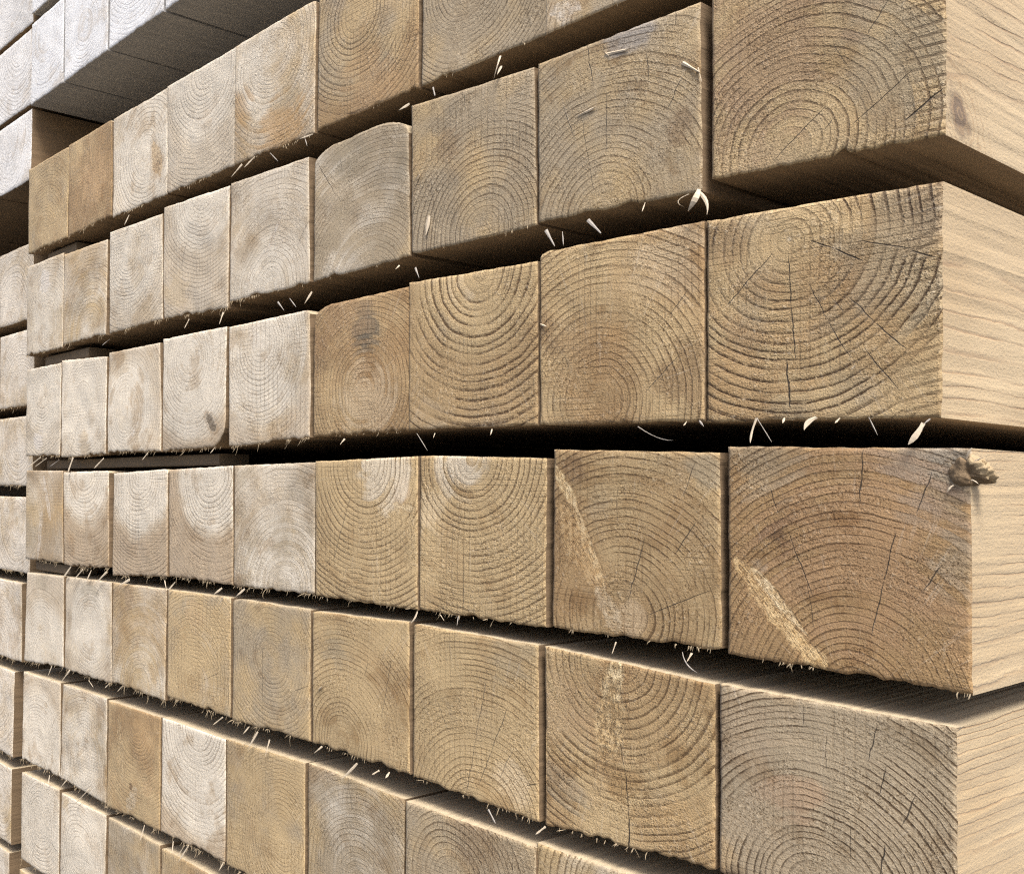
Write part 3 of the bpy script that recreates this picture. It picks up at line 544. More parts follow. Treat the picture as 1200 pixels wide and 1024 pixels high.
    '51': {'look': 'pale end with small arched rings', 'pith_abs': (-844.3, 405.2), 'freq': 220, 'warm': 0.12, 'grey': 0.4, 'pale': 0.8, 'rings': 0.55, 'stains_shade_abs': [((-846.5, 485.3), 18, 0.4, (0.33, 0.28, 0.195))]},
    '67': {'look': 'grey-tan end', 'pith_abs': (-263.8, 352.5), 'freq': 220, 'warm': 0.25, 'grey': 0.65, 'pale': 0.25, 'rings': 0.8, 'stains_shade_abs': [((-244.0, 380.7), 24, 0.4, (0.23, 0.14, 0.066))]},
    '66': {'look': 'grey end with bold pale arched rings', 'pith_abs': (-347.3, 324.1), 'freq': 230, 'warm': 0.25, 'grey': 0.6, 'pale': 0.5, 'rings': 0.8, 'late_tint': (0.55, 0.5, 0.42), 'heart': (0.072, 1), 'heart_sheen_amt': 0.6, 'cracks_abs': [((-360.9, 393.8), (-354.6, 372.6), 0.3)]},
    '65': {'look': 'greyish tan end', 'pith_abs': (-430.8, 328.9), 'freq': 260, 'warm': 0.34, 'grey': 0.42, 'pale': 0.25, 'rings': 0.6, 'stains_shade_abs': [((-491.2, 377.6), 14, 0.5, (0.4, 0.31, 0.2))]},
    '64': {'look': 'end with big white rings and brown corner', 'pith_abs': (-543.7, 390.7), 'freq': 190, 'warm': 0.2, 'grey': 0.35, 'pale': 0.85, 'rings': 0.8, 'heart': (0.088, 1), 'heart_sheen_amt': 0.75},
    '63': {'look': 'orange-tan end with a knot', 'pith_abs': (-644.5, 371.7), 'freq': 230, 'warm': 0.55, 'grey': 0.15, 'pale': 0.15, 'rings': 0.45, 'streaks_abs': [((-676.2, 373.5), (-669.9, 305.0), 7, 0.5, (0.7, 0.55, 0.33)), ((-643.4, 315.2), (-658.6, 296.3), 9, 0.6, (0.74, 0.64, 0.48))], 'stains_shade_abs': [((-629.2, 367.1), 26, 0.5, (0.55, 0.37, 0.18)), ((-652.7, 315.3), 4, 0.9, (0.16, 0.1, 0.05)), ((-625.3, 319.5), 12, 0.5, (0.46, 0.31, 0.16))]},
    '62': {'look': 'whitish end', 'pith_abs': (-747.4, 315.2), 'freq': 230, 'warm': 0.15, 'pale': 0.72, 'rings': 0.5, 'stains_shade_abs': [((-714.9, 374.5), 12, 0.4, (0.23, 0.14, 0.066))]},
    '61': {'look': 'very white end', 'pith_abs': (-856.7, 306.5), 'freq': 230, 'warm': 0.05, 'pale': 0.98, 'rings': 0.6},
    '71': {'look': 'white end with arched rings', 'pith_abs': (-846.0, 231.4), 'freq': 200, 'warm': 0.05, 'pale': 0.95, 'rings': 0.55},
    '72': {'look': 'whitish end with a tan corner', 'pith_abs': (-756.3, 226.1), 'freq': 200, 'warm': 0.1, 'pale': 0.85, 'rings': 0.6, 'stains_shade_abs': [((-787.8, 268.0), 14, 0.7, (0.52, 0.4, 0.24))]},
    '73': {'look': 'pale tan end', 'pith_abs': (-650.0, 260.5), 'freq': 230, 'warm': 0.2, 'grey': 0.6, 'pale': 0.5, 'rings': 0.6},
    '74': {'look': 'brown-topped end', 'pith_abs': (-557.2, 269.4), 'freq': 230, 'warm': 0.45, 'grey': 0.5, 'pale': 0.1},
}
SLIVERS = [
    (('17', (-229.0, 832.2), (-231.6, 819.3), 1.6), {'bend': (2, -2, 0)}),
    (('17', (-228.3, 826.1), (-229.1, 820.9), 2.2), {}),
    (('16', (-303.0, 826.6), (-310.2, 823.9), 2.2), {}),
    (('17', (-282.3, 830.5), (-278.1, 823.5), 1.8), {'grey': True}),
    (('28', (-111.7, 726.4), (-112.7, 720.1), 1.0), {'bend': (-3, -2, 0)}),
    (('28', (-106.4, 727.6), (-110.4, 717.5), 4.2), {'bend': (3, -3, 0)}),
    (('29', (-107.3, 727.0), (-101.3, 714.0), 2.2), {'bend': (2, 0, 0)}),
    (('28', (-135.2, 727.4), (-135.3, 722.4), 0.9), {}),
    (('28', (-168.9, 725.7), (-159.0, 716.3), 2.4), {'grey': True, 'bend': (1, 0, -1)}),
    (('27', (-195.9, 725.6), (-188.0, 715.0), 2.4), {'grey': True}),
    (('28', (-185.1, 722.6), (-182.5, 714.5), 0.9), {'grey': True}),
    (('27', (-296.1, 721.8), (-290.3, 714.3), 1.6), {'grey': True}),
    (('26', (-311.3, 726.0), (-312.3, 723.2), 1.6), {}),
    (('15', (-485.2, 833.4), (-496.1, 825.7), 2.4), {}),
    (('15', (-468.3, 835.1), (-478.9, 828.8), 2.0), {}),
    (('15', (-448.8, 832.7), (-435.5, 822.6), 0.9), {'grey': True}),
    (('15', (-408.2, 834.5), (-401.7, 825.0), 0.9), {'grey': True}),
    (('15', (-398.5, 833.1), (-411.5, 832.5), 1.4), {}),
    (('25', (-399.1, 722.2), (-404.2, 714.2), 2.2), {}),
    (('25', (-424.6, 721.0), (-413.9, 713.2), 1.2), {'grey': True}),
    (('25', (-438.9, 720.6), (-427.9, 712.6), 1.6), {'grey': True}),
    (('13', (-664.7, 831.8), (-668.9, 823.0), 2.0), {}),
    (('24', (-560.9, 723.5), (-564.2, 715.9), 1.8), {}),
    (('24', (-510.4, 722.5), (-512.1, 713.0), 2.4), {}),
    (('23', (-701.9, 722.1), (-711.6, 717.4), 1.2), {'grey': True}),
    (('39', (-77.9, 617.2), (-79.6, 606.0), 1.8), {'bend': (-0.6, 0, 0)}),
    (('39', (-77.9, 617.2), (-69.8, 606.1), 0.7), {'grey': True}),
    (('39', (-51.5, 616.3), (-55.6, 610.8), 2.8), {'bend': (-1, 0, 0.6)}),
    (('39', (-65.5, 616.6), (-64.9, 614.2), 1.4), {}),
    (('39', (-41.9, 615.4), (-42.7, 613.2), 1.2), {}),
    (('39', (-30.3, 615.2), (-25.8, 607.5), 0.6), {'grey': True}),
    (('39', (-9.8, 611.8), (-14.3, 603.3), 3.4), {'bend': (0.6, -0.5, 0)}),
    (('39', (-7.4, 613.4), (-9.1, 611.0), 0.8), {'grey': True}),
    (('38', (-139.1, 616.0), (-118.1, 608.4), 0.7), {'grey': True, 'bend': (1, 0, -2)}),
    (('38', (-106.1, 617.4), (-102.3, 614.3), 1.1), {'grey': True}),
    (('38', (-112.7, 617.3), (-112.8, 615.2), 0.9), {}),
    (('37', (-293.6, 618.4), (-282.0, 607.5), 0.6), {'grey': True}),
    (('36', (-363.1, 617.6), (-365.1, 613.6), 1.6), {}),
    (('37', (-233.2, 618.6), (-232.1, 615.1), 1.1), {}),
    (('37', (-278.3, 617.9), (-277.1, 615.1), 1.0), {}),
    (('34', (-520.9, 616.2), (-523.9, 611.4), 1.2), {}),
    (('33', (-626.4, 613.8), (-631.8, 607.8), 1.8), {}),
    (('32', (-709.7, 610.8), (-724.7, 601.3), 2.6), {}),
    (('32', (-775.0, 612.9), (-782.0, 596.8), 4.0), {}),
    (('31', (-852.0, 614.4), (-882.3, 603.0), 2.6), {}),
    (('31', (-837.1, 613.2), (-860.2, 604.5), 1.8), {}),
    (('31', (-806.3, 610.9), (-824.2, 604.1), 1.2), {'grey': True}),
    (('42', (-776.1, 504.3), (-791.0, 490.5), 2.8), {}),
    (('42', (-749.9, 503.5), (-769.7, 488.8), 2.6), {}),
    (('42', (-731.8, 503.9), (-736.5, 493.8), 2.0), {}),
    (('42', (-700.5, 504.5), (-723.9, 489.1), 3.2), {}),
    (('43', (-657.8, 500.5), (-673.3, 494.0), 3.0), {}),
    (('43', (-596.7, 504.4), (-589.0, 496.4), 1.6), {}),
    (('44', (-579.9, 504.2), (-587.6, 496.5), 2.0), {}),
    (('44', (-509.4, 505.0), (-518.4, 499.0), 2.2), {}),
    (('45', (-478.0, 507.0), (-486.4, 500.5), 2.2), {}),
    (('45', (-506.9, 498.5), (-512.2, 489.5), 0.8), {'grey': True}),
    (('47', (-292.7, 508.6), (-296.5, 500.4), 1.4), {'bend': (1, 0, 0)}),
    (('47', (-258.7, 509.0), (-257.4, 503.7), 0.8), {'grey': True}),
    (('47', (-273.2, 508.5), (-267.7, 505.6), 0.7), {}),
    (('48', (-151.4, 507.2), (-152.0, 501.2), 1.0), {}),
    (('48', (-114.6, 506.8), (-105.4, 498.6), 0.9), {'grey': True, 'bend': (-1.5, 0, -1)}),
    (('48', (-109.7, 507.1), (-110.7, 503.1), 1.3), {}),
    (('51', (-819.1, 400.0), (-826.7, 384.2), 1.6), {}),
    (('52', (-777.5, 401.7), (-792.4, 387.7), 2.4), {}),
    (('52', (-736.5, 397.8), (-721.7, 393.8), 1.2), {}),
    (('52', (-694.8, 401.1), (-699.3, 396.6), 1.2), {}),
    (('53', (-667.0, 403.9), (-672.8, 397.7), 1.2), {}),
    (('54', (-505.4, 404.7), (-515.5, 397.1), 1.8), {}),
    (('55', (-469.8, 404.1), (-474.7, 397.6), 1.4), {}),
    (('55', (-458.8, 402.4), (-467.9, 388.1), 2.2), {}),
    (('55', (-443.9, 399.6), (-446.3, 386.3), 1.6), {}),
    (('56', (-383.1, 407.1), (-389.0, 401.5), 1.6), {}),
    (('56', (-347.0, 403.2), (-360.9, 389.2), 2.2), {}),
    (('56', (-325.6, 403.5), (-329.8, 400.2), 1.8), {}),
    (('56', (-316.1, 404.6), (-317.1, 400.9), 2.0), {}),
    (('57', (-234.9, 401.4), (-227.4, 396.0), 1.8), {'grey': True}),
    (('57', (-194.6, 402.4), (-199.3, 397.4), 1.8), {}),
    (('61', (-822.3, 287.6), (-819.8, 279.8), 2.6), {}),
    (('62', (-782.4, 291.6), (-793.6, 280.8), 1.6), {}),
    (('62', (-734.0, 293.8), (-758.8, 274.1), 1.8), {}),
    (('63', (-625.9, 289.0), (-629.6, 274.3), 2.0), {}),
    (('64', (-577.4, 288.4), (-575.3, 278.7), 1.4), {}),
    (('64', (-553.4, 291.6), (-565.7, 274.5), 2.0), {}),
    (('64', (-559.9, 289.7), (-567.1, 278.3), 1.2), {}),
    (('65', (-503.6, 292.3), (-506.5, 285.2), 1.4), {}),
    (('59', (1.8, 491.7), (5.2, 494.6), 0.6), {}),
    (('28', (-158.3, 809.6), (-145.0, 807.5), 3.2), {'name': 'wood_chip', 'y0': -0.0008, 'y1': -0.0016, 'th': 0.0014}),
    (('28', (-156.8, 808.2), (-159.1, 810.5), 1.6), {'name': 'wood_chip', 'y0': -0.0008, 'y1': -0.0016, 'th': 0.0014}),
    (('28', (-175.6, 782.5), (-164.7, 783.7), 2.6), {'name': 'wood_chip', 'y0': -0.0008, 'y1': -0.0016, 'th': 0.0014}),
    (('28', (-115.4, 791.1), (-106.0, 783.2), 2.4), {'name': 'wood_chip', 'y0': -0.0008, 'y1': -0.0016, 'th': 0.0014}),
    (('28', (-107.4, 786.0), (-105.1, 778.4), 1.0), {'name': 'wood_chip', 'y0': -0.0008, 'y1': -0.0016, 'th': 0.0014}),
    (('27', (-285.2, 752.2), (-287.1, 740.2), 3.6), {'name': 'wood_chip', 'y0': -0.0008, 'y1': -0.0016, 'th': 0.0014}),
    (('27', (-293.6, 779.5), (-297.8, 775.5), 1.6), {'name': 'wood_chip', 'y0': -0.0008, 'y1': -0.0016, 'th': 0.0014}),
    (('39', (-35.7, 637.4), (-37.3, 635.6), 1.2), {'name': 'wood_chip', 'y0': -0.0008, 'y1': -0.0016, 'th': 0.0014}),
    (('38', (-200.2, 674.8), (-195.4, 672.8), 1.4), {'name': 'wood_chip', 'y0': -0.0008, 'y1': -0.0016, 'th': 0.0014}),
    (('56', (-388.2, 444.8), (-382.4, 448.8), 1.4), {'name': 'wood_chip', 'y0': -0.0008, 'y1': -0.0016, 'th': 0.0014}),
]
LATHS = [(1, -869, -800, 12, 824.5, 834.5), (2, -872, -770, 12, 713.5, 723.5), (3, -874, -540, 16, 602.5, 612), (4, -881, -798, 8, 494, 503.8)]
KNOT_AT = (4.8, 2.6, 592.0)
SUN_DIR = (1.05, -0.72, 2.0)
SUN = 2.5
SUN_ANGLE = 20.0
SKY = 0.13

# ------------------------------------------------------------------ timbers
TIMBERS = {}
def make_timber(key, quad_mm, y0, P, label, group, step, fringe, wane=(), side_special=False, tint=None, bottom_ragged=0.0008, tear=(), under=None):
    under = under or M_SHADE_SIDE
    q = [(a * 0.001, b * 0.001) for a, b in quad_mm]
    cx = (min(p[0] for p in q) + max(p[0] for p in q)) / 2
    zb = min(p[1] for p in q)
    loc = [(a - cx, b - zb) for a, b in q]
    P = dict(P); P['w'] = max(p[0] for p in loc) * 2
    if 'pith_abs' in P:
        P['pith'] = (P['pith_abs'][0] * 0.001 - cx, P['pith_abs'][1] * 0.001 - zb)
    cv = lambda p: (p[0] * 0.001 - cx, p[1] * 0.001 - zb)
    P['cracks'] = [(cv(a), cv(b), w * 0.001) for a, b, w in P.get('cracks_abs', ())]
    P['stains_shade'] = [(p[0] * 0.001 - cx, p[1] * 0.001 - zb, r_ * 0.001, s_, c_) for p, r_, s_, c_ in P.get('stains_shade_abs', ())]
    P['streaks'] = [(cv(a), cv(b), w * 0.001, s_, c_) for a, b, w, s_, c_ in P.get('streaks_abs', ())]
    seed = int(P['seed'] * 1000) + 11
    v, f, mi = timber_mesh(loc, step, seed, wane=wane, bottom_ragged=bottom_ragged, tear=tear)
    rs = random.Random(seed)
    if not P['cracks']:
        for _ in range(rs.randint(1, 4)):
            a_ = rs.uniform(0, 6.283); r0 = rs.uniform(0.012, 0.05); r1 = r0 + rs.uniform(0.008, 0.03)
            P['cracks'].append(((P['pith'][0] + r0 * math.cos(a_), P['pith'][1] + r0 * math.sin(a_)), (P['pith'][0] + r1 * math.cos(a_ + .05), P['pith'][1] + r1 * math.sin(a_ + .05)), rs.uniform(0.0002, 0.0004)))
    me_mats = [end_grain('end_grain', P), long_grain('long_grain', P, tint) if tint else under, under, M_LIT_TOP]
    o = link_mesh('squared_timber', v, f, me_mats, None, mi, True, (cx, y0, zb))
    o.data.polygons.foreach_set('use_smooth', np.array([m_ == 0 for m_ in mi]))
    tag(o, label, 'timber', group)
    TIMBERS[key] = o
    if fringe:
        density, lmean, lean = fringe
        rng = np.random.default_rng(seed + 5)
        BL, BR = np.array(loc[3]), np.array(loc[2])
        n = int(P['w'] * 1000 * density)
        specs = []
        # fibres come in tufts, not evenly
        tufts = rng.uniform(0, 1, 5)
        for i in range(n):
            t = rng.uniform(0.01, 0.99) if rng.random() < 0.12 else float(np.clip(rng.choice(tufts) + rng.normal(0, 0.03), 0.01, 0.99))
            p = BL * (1 - t) + BR * t
            L = min(0.0075, rng.exponential(lmean) + 0.0006)
            a = rng.normal(lean, 0.55)
            root = (p[0], rng.uniform(0.0, 0.0015), p[1] + 0.0012)
            tip = (p[0] + math.sin(a) * L, root[1] - rng.uniform(-0.1, 0.5) * L, p[1] + 0.0004 - math.cos(a) * L)
            specs.append((root, tip, rng.uniform(0.00025, 0.0007), (rng.normal(0, .1) * L, rng.normal(0, .1) * L, 0), 0.0002))
        fv, ff = strand_mesh(specs)
        fo = link_mesh('fibre_fringe', fv, ff, [M_FUZZ], o, None, False)
        fo['kind'] = 'stuff'
    return o

def seed_of(*a):
    return (sum((i + 1.7) * (hash_ + 3.1) * 1.618 for i, hash_ in enumerate(a)) % 9.0) + 0.13

rnd = random.Random(4)
ORD = ['first', 'second', 'third', 'fourth', 'fifth', 'sixth', 'seventh', 'eighth', 'ninth']
ROWTXT = {1: 'row right under wide gap', 2: 'second row below wide gap', 3: 'third row below wide gap',
          4: 'fourth row below wide gap', 5: 'fifth row below wide gap', 6: 'sixth row below wide gap',
          7: 'seventh row below wide gap', 8: 'lowest row of near stack'}
def row_label(look, r, c):
    pos = ('%s from left' % ORD[c - 1]) if c <= 5 or r in (1, 6, 7, 8) else ('corner piece' if c == 9 else '%s from right' % ORD[9 - c])
    t = '%s, %s, %s' % (look, pos, ROWTXT[r])
    assert len(t.split()) <= 16, t
    return t

FR = {1: (0.4, 0.0010, -0.1), 2: (0.7, 0.0012, -0.2), 3: (0.9, 0.0014, -0.45), 4: (1.0, 0.0018, -0.5), 5: (1.0, 0.0019, -0.5), 6: (1.0, 0.0022, -0.5), 7: (0.8, 0.0022, -0.4), 8: None}
def fringe_of(r, c):
    if FR[r] is None or (r == 3 and c >= 7) or (r == 2 and c >= 8): return None
    d, l, a = FR[r]
    d *= 0.48
    if c >= 6: d, l = d * (0.42 if r >= 4 else 0.25), l * (0.55 if c < 9 else 0.45)
    return d, l, a

for key, quad in QUADS.items():
    r, c = int(key[0]), int(key[1])
    B = BLOCKS.get(key, {})
    sd = seed_of(r, c)
    P = dict(seed=sd, lean=(rnd.uniform(-.02, .02), rnd.uniform(-.02, .02)),
             pith_abs=(quad[0][0] + rnd.uniform(20, 75), quad[3][1] + rnd.uniform(-10, 105)),
             freq=rnd.uniform(190, 270), warm=0.35, grey=0.45, pale=0.35, rings=0.75)
    if c <= 5 and r <= 3: P['pore'] = 0.75
    P.update(blotch=rnd.uniform(0.25, 0.75), saw=rnd.uniform(0.15, 0.85), bump=rnd.uniform(0.45, 0.85), tip=rnd.uniform(0.35, 0.60), sawp=rnd.uniform(0.0032, 0.0055))
    if c < 6: P['pore'] = rnd.uniform(0.45, 0.95)
    P.update({k: v for k, v in B.items() if k not in ('look', 'wane', 'tear')})
    P['freq'] *= {'39': 1.1, '59': 1.0, '37': 1.05}.get(key, 1.3)
    if c <= 5:
        P['rings'] *= 0.70; P['wob'] = 0.010
        if 'heart' not in P and P['pale'] > 0.4:
            P['heart'] = (rnd.uniform(0.034, 0.060), 1); P['heart_sheen_amt'] = rnd.uniform(0.25, 0.5)  # the paler core this leaves is painted sheen
    else: P['wob'] = 0.006
    step = {9: 0.0014, 8: 0.0016, 7: 0.0018, 6: 0.002}.get(c, 0.0026)
    wn_ = list(B.get('wane', ())); tr_ = list(B.get('tear', ()))
    if not wn_ and rnd.random() < 0.6:
        wn_.append((rnd.choice(('TL', 'TR', 'BL', 'BR')), rnd.uniform(0.003, 0.010), rnd.uniform(0.0012, 0.0035)))
    for _ in range(rnd.randint(0, 2)):
        tr_.append((rnd.uniform(0.05, 0.95), rnd.uniform(0.0015, 0.005), rnd.uniform(0.0006, 0.0020)))
    make_timber(key, quad, rnd.uniform(-0.0006, 0.0006), P, row_label(B.get('look', 'tan square timber end'), r, c),
                'squared timbers of the near lower stack', step, fringe_of(r, c), wane=wn_,
                bottom_ragged=0.0013 if r >= 4 or c < 7 else 0.0006, tear=tr_,
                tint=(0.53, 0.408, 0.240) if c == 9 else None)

# upper stack on its bearers: two rows show at the top left
UP_X = [-892, -809.5, -711.5, -609.0, -508, -408, -308, -208, -108, -8]
for r, (z0, z1) in enumerate(((998.5, 1088), (1098, 1192))):
    for c in range(9 if r == 0 else 3):
        x0, x1 = UP_X[c] + 0.8, UP_X[c + 1] - 1.0
        P = dict(seed=seed_of(r + 11, c), lean=(0.01, 0.0), pith_abs=((x0 + x1) / 2 + rnd.uniform(-25, 25), z0 + rnd.uniform(5, 90)),
                 freq=rnd.uniform(190, 260), warm=0.12, grey=0.40, pale=1.05, rings=0.30, sheen=0.45, pore=0.3, pale_sheen_col=(0.80, 0.84, 0.89))  # bluish white paints the sky sheen into these ends
        make_timber('U%d%d' % (r, c), [(x0, z1), (x1, z1), (x1, z0), (x0, z0)], 0.0, P,
                    'pale whitish square timber, %s from left in %s row of upper stack' % (ORD[c], ('bottom', 'second')[r]),
                    'squared timbers of the upper stack', 0.003, (0.4, 0.001, -0.2) if r else None, under=M_GREYSIDE)

# stack to the left: upper part on bearers, lower part below them
LEFT = [  # key, x right, z bottom, z top, y, look
    ('a', -899, 1094, 1190, 0.004, 'sunlit white timber, topmost at the left edge of the photo'),
    ('b', -900, 1004.5, 1088, 0.004, 'pale timber left of the bottom row of the upper stack'),
    ('c', -901, 921, 1000, 0.005, 'grey white timber hanging over the small dark gap at left edge'),
    ('d', -925, 773, 860, 0.02, 'light tan timber under the small dark gap at left edge'),
    ('e', -922, 675, 762, 0.02, 'pale grey timber at left edge, second below the small dark gap'),
    ('f', -922, 584, 664, 0.02, 'cream timber at left edge with slivers over it, third below small gap'),
    ('g', -925, 485, 572, 0.02, 'plain whitish timber at left edge, fourth below the small dark gap'),
    ('h', -946, 383, 474, 0.02, 'warm cream timber with open slot to its right, fifth below small gap'),
    ('i', -967, 271, 370, 0.02, 'cream timber beside wide dark slot at left edge, sixth below small gap'),
    ('j', -970, 170, 258, 0.02, 'yellowish timber at bottom left with dark slot to its right'),
    ('k', -975, 72, 160, 0.02, 'small timber corner at the very bottom left of the photo'),
]
for i, (k, xr, z0, z1, y, look) in enumerate(LEFT):
    for c in range(7 if i in (1, 2, 3) else (3 if 4 <= i <= 7 else 2)):
        x1 = xr - c * 99.0; x0 = x1 - 97.0
        P = dict(seed=seed_of(i + 23, c), lean=(0.0, 0.0), pith_abs=((x0 + x1) / 2 + rnd.uniform(-25, 25), z0 + rnd.uniform(5, 90)),
                 freq=rnd.uniform(190, 260), warm=0.20, grey=0.42, pale=1.0 if i < 3 else 0.70, rings=0.40, sheen=0.4 if i < 3 else 0.1, pale_sheen_col=(0.82, 0.835, 0.85) if i < 3 else (0.80, 0.735, 0.63))  # upper rows whiter: sky sheen put into the colour
        make_timber('L%s%d' % (k, c), [(x0, z1), (x1, z1), (x1, z0), (x0, z0)], y, P,
                    look if c == 0 else 'timber %s from the right in the left stack, %s row from its top' % (ORD[c], ('top', 'second', 'third', 'fourth', 'fifth', 'sixth', 'seventh', 'eighth', 'ninth', 'tenth', 'lowest')[i]),
                    'squared timbers of the left stack', 0.004, (0.5, 0.0015, -0.4) if i > 3 else None)

# ------------------------------------------------------------------ slivers, chips and the torn knot
def sliver(key, root, tip, w, bend=(0, 0, 0), grey=False, name='splinter', y0=-0.0015, y1=-0.004, th=0.0006):
    o = TIMBERS[key]
    c = np.array(o.location)
    r_ = np.array([root[0] * .001, y0, root[1] * .001]) - c
    t_ = np.array([tip[0] * .001, y1, tip[1] * .001]) - c
    r_[1] = y0; t_[1] = y1
    v, f = strand_mesh([(r_, t_, w * .001, np.array(bend) * .001, th)])
    return link_mesh(name, v, f, [M_GREYFIBRE if grey else M_FIBRE], o, None, False)
for s_ in SLIVERS: sliver(*s_[0], **s_[1])

def torn_knot(key, at_mm, radius, length):
    """A knot ripped out of the corner: a smooth brown cup on the left, a ragged pale break on the right."""
    o = TIMBERS[key]; c = np.array(o.location)
    rng = np.random.default_rng(8)
    base = np.array([at_mm[0] * .001, at_mm[1] * .001, at_mm[2] * .001]) - c
    f1, f2 = wave_field(rng, 12, 2.0, 9.0), wave_field(rng, 18, 9.0, 40.0)
    nlat, nlon = 40, 60
    V, Fc, mi = [], [], []
    for i in range(nlat + 1):
        th = math.pi * i / nlat
        for j in range(nlon):
            ph = 2 * math.pi * j / nlon
            d = np.array([math.sin(th) * math.cos(ph), math.sin(th) * math.sin(ph), math.cos(th)])
            rag = 1 / (1 + math.exp(-(d[0] * 1.0 - d[1] * 0.15 + d[2] * 0.55 - 0.30) * 9))      # 1 on the broken side
            rr = radius * (1 + 0.16 * float(f1(d[0] + d[2] * .3, d[2] + d[1])) * (0.7 + rag) + 0.035 * float(f2(d[2] * .8, d[0] - d[1])) + rag * (0.06 + 0.085 * float(f2(d[0] + d[1], d[2] * 1.3))))
            crease = math.exp(-((d[0] - 0.18 + 0.25 * d[2]) / 0.10) ** 2)
            rr *= 1 - 0.30 * crease * (0.4 + 0.6 * (d[1] < 0.2))
            V.append(base + d * rr * np.array([1.25, 0.80, 0.95]))
    for i in range(nlat):
        for j in range(nlon):
            j2 = (j + 1) % nlon
            q_ = (i * nlon + j, (i + 1) * nlon + j, (i + 1) * nlon + j2, i * nlon + j2)
            m_ = (V[q_[0]] + V[q_[2]]) / 2 - base
            Fc.append(q_); mi.append(1 if m_[0] / radius + 0.6 * m_[2] / radius + 0.12 * float(f2(m_[0] / radius * .4, m_[2] / radius * .4)) > 0.80 else 0)
    k = link_mesh('torn_knot', V, Fc, [M_KNOT, M_KNOTPALE], o, mi, True)
    k['label'] = 'brown torn knot stub with pale broken end'
    # frayed fibres round it
    fs = []
    for _ in range(7):
        a = rng.uniform(-1.2, 1.2) + (3.14 if _ == 0 else 0); L = rng.uniform(0.003, 0.006)
        r0 = base + np.array([0.004 * math.cos(a) - 0.002, -0.003, 0.006 * math.sin(a)])
        fs.append((r0, r0 + np.array([math.cos(a) * L, -rng.uniform(0, .4) * L, math.sin(a) * L]), rng.uniform(.0005, .0016), (0, -.0004, .0004), 0.0004))
    fv, ff = strand_mesh(fs)
    link_mesh('torn_fibres', fv, ff, [M_FIBRE], k, None, False)
    return k
torn_knot('49', KNOT_AT, 0.0059, 0.0)

# ------------------------------------------------------------------ spacers between the rows, bearers under the stacks
def box_thing(name, x0, x1, y0, y1, z0, z1, mat, label, cat, group):
    cx, cy = (x0 + x1) / 2, (y0 + y1) / 2
    rng = np.random.default_rng(int(abs(x0) * 977 + z0 * 31) % 100000)
    n = 24
    V, Fc = [], []
    for i in range(n + 1):
        t = i / n; x = x0 + (x1 - x0) * t - cx
        j = rng.normal(0, 0.0003, 4)
        b_ = 0.0008
        ring = [(y0 - cy, b_ + j[0]), (y0 - cy + b_, 0), (y1 - cy, 0), (y1 - cy, z1 - z0), (y0 - cy + b_, z1 - z0), (y0 - cy, z1 - z0 - b_ + j[1])]
        V += [(x, a, b2) for a, b2 in ring]
    for i in range(n):
        for k in range(6):
            a = i * 6 + k; b2 = i * 6 + (k + 1) % 6
            Fc.append((a, a + 6, b2 + 6, b2))
    Fc.append(tuple(range(6))); Fc.append(tuple(range(n * 6, n * 6 + 6))[::-1])
    o = link_mesh(name, V, Fc, [mat], None, None, False, (cx, cy, z0))
    tag(o, label, cat, group)
    return o
for (r, x0, x1, y0, z0, z1) in LATHS:
    box_thing('spacer_lath', x0 * .001, x1 * .001, y0 * .001, y0 * .001 + 0.03, z0 * .001, z1 * .001, M_LATH,
              'thin brown lath in the gap under the left end of %s' % ROWTXT[r], 'lath', 'spacer laths between the timber rows')
for i in range(3, 10):
    z0, z1 = LEFT[i + 1][3] + 0.4, LEFT[i][2] - 0.4
    box_thing('spacer_lath', -1.60, LEFT[i][1] * .001 - 0.012, 0.075, 0.105, z0 * .001, z1 * .001, M_LATH,
              'thin lath between %s and %s timbers at left edge' % (ORD[i - 3], ORD[i - 2]), 'lath', 'spacer laths between the timber rows')
M_BEAR = simple_mat('bearer_wood', (0.22, 0.17, 0.115), 0.8, 0.3, 60, (0.08, 1, 1))
for z0, z1, t in ((930.0, 998.0, 'upper stack'), (3.0, 71.0, 'near lower stack')):
    for yy in (0.28, 1.25):
        box_thing('bearer', -0.90, 0.0, yy, yy + 0.09, z0 * .001, z1 * .001, M_BEAR, 'thick dark bearer under the %s, %s of the two' % (t, 'front one' if yy < 1 else 'rear one'), 'bearer', 'bearers under the stacks')
for z0, z1, t in ((861.0, 920.5, 'upper part of left stack'), (3.0, 71.0, 'left stack')):
    for yy in (0.16, 1.25):
        box_thing('bearer', -1.58, -0.93, yy, yy + 0.09, z0 * .001, z1 * .001, M_BEAR, 'thick dark bearer under the %s, %s of the two' % (t, 'front one' if yy < 1 else 'rear one'), 'bearer', 'bearers under the stacks')

# ------------------------------------------------------------------ ground
def ground():
    m, nt, b = new_mat('yard_asphalt')
    tc = nt.n.new('ShaderNodeTexCoord'); co = tc.outputs['Object']
    n = nt.noise(co, 1.3, 6, 0.6); n2 = nt.noise(co, 60, 3, 0.6)
    col = nt.mix(n, (0.055, 0.052, 0.048), (0.085, 0.08, 0.074))
    col = nt.mix(nt.mul(n2, 0.3), col, (0.04, 0.038, 0.035))
    nt.l.new(col, b.inputs['Base Color']); b.inputs['Roughness'].default_value = 0.85
    o = link_mesh('ground', [(-60, -60, 0), (60, -60, 0), (60, 60, 0), (-60, 60, 0)], [(0, 1, 2, 3)], [m], None, None, False)
    o['kind'] = 'structure'; o['label'] = 'dark asphalt yard under the timber stacks'
ground()

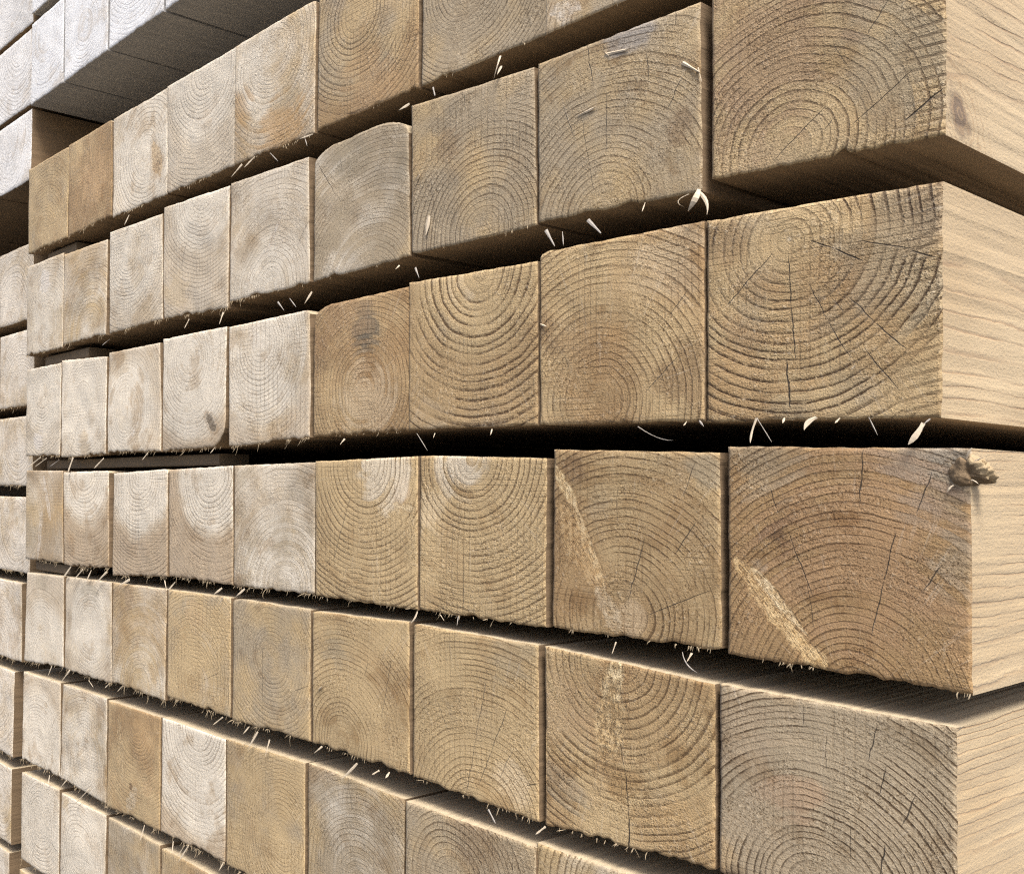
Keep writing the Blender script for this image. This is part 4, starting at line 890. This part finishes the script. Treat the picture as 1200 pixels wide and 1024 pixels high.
# ------------------------------------------------------------------ light
S = Vector(SUN_DIR).normalized()
elev = math.asin(S.z); azim = math.atan2(S.x, S.y)      # clockwise from +y
w = bpy.data.worlds.new('World'); sc.world = w; w.use_nodes = True
wn = w.node_tree; wn.nodes.clear()
sky = wn.nodes.new('ShaderNodeTexSky'); sky.sky_type = 'NISHITA'; sky.sun_disc = False
sky.sun_elevation = elev; sky.sun_rotation = azim
sky.air_density = 0.8; sky.dust_density = 5.0; sky.ozone_density = 0.6
bg = wn.nodes.new('ShaderNodeBackground'); bg.inputs['Strength'].default_value = SKY
wo = wn.nodes.new('ShaderNodeOutputWorld')
wn.links.new(sky.outputs[0], bg.inputs[0]); wn.links.new(bg.outputs[0], wo.inputs[0])
ld = bpy.data.lights.new('sun', 'SUN'); ld.energy = SUN; ld.angle = math.radians(SUN_ANGLE); ld.color = (1.0, 0.955, 0.88)
lo = bpy.data.objects.new('sun', ld); COL.objects.link(lo)
lo.rotation_euler = S.to_track_quat('Z', 'Y').to_euler(); lo.location = (2, -3, 4)

# ------------------------------------------------------------------ camera
cam = bpy.data.cameras.new('camera'); co_ = bpy.data.objects.new('camera', cam); COL.objects.link(co_)
cam.sensor_fit = 'HORIZONTAL'; cam.sensor_width = 36.0
cam.lens = 36.0 * 1214.8737 / 1200.0
cam.shift_x = (600 - 307.452) / 1200.0; cam.shift_y = (555.7616 - 512) / 1200.0
cam.clip_start = 0.02; cam.clip_end = 300
yaw, pit, rol = 0.9383310976553725, 0.013755292445181033, -0.008361101021321957
Rm = Matrix.Rotation(yaw, 3, 'Z') @ Matrix.Rotation(pit, 3, 'X') @ Matrix.Rotation(rol, 3, 'Y')
B3 = Rm @ Matrix.Rotation(math.pi / 2, 3, 'X')
co_.matrix_world = Matrix.Translation((0.16774553, -0.45869642, 0.6 - 0.01649391)) @ B3.to_4x4()
sc.camera = co_
sc.cycles.use_denoising = False
sc.cycles.pixel_filter_type = 'BLACKMAN_HARRIS'; sc.cycles.filter_width = 1.2
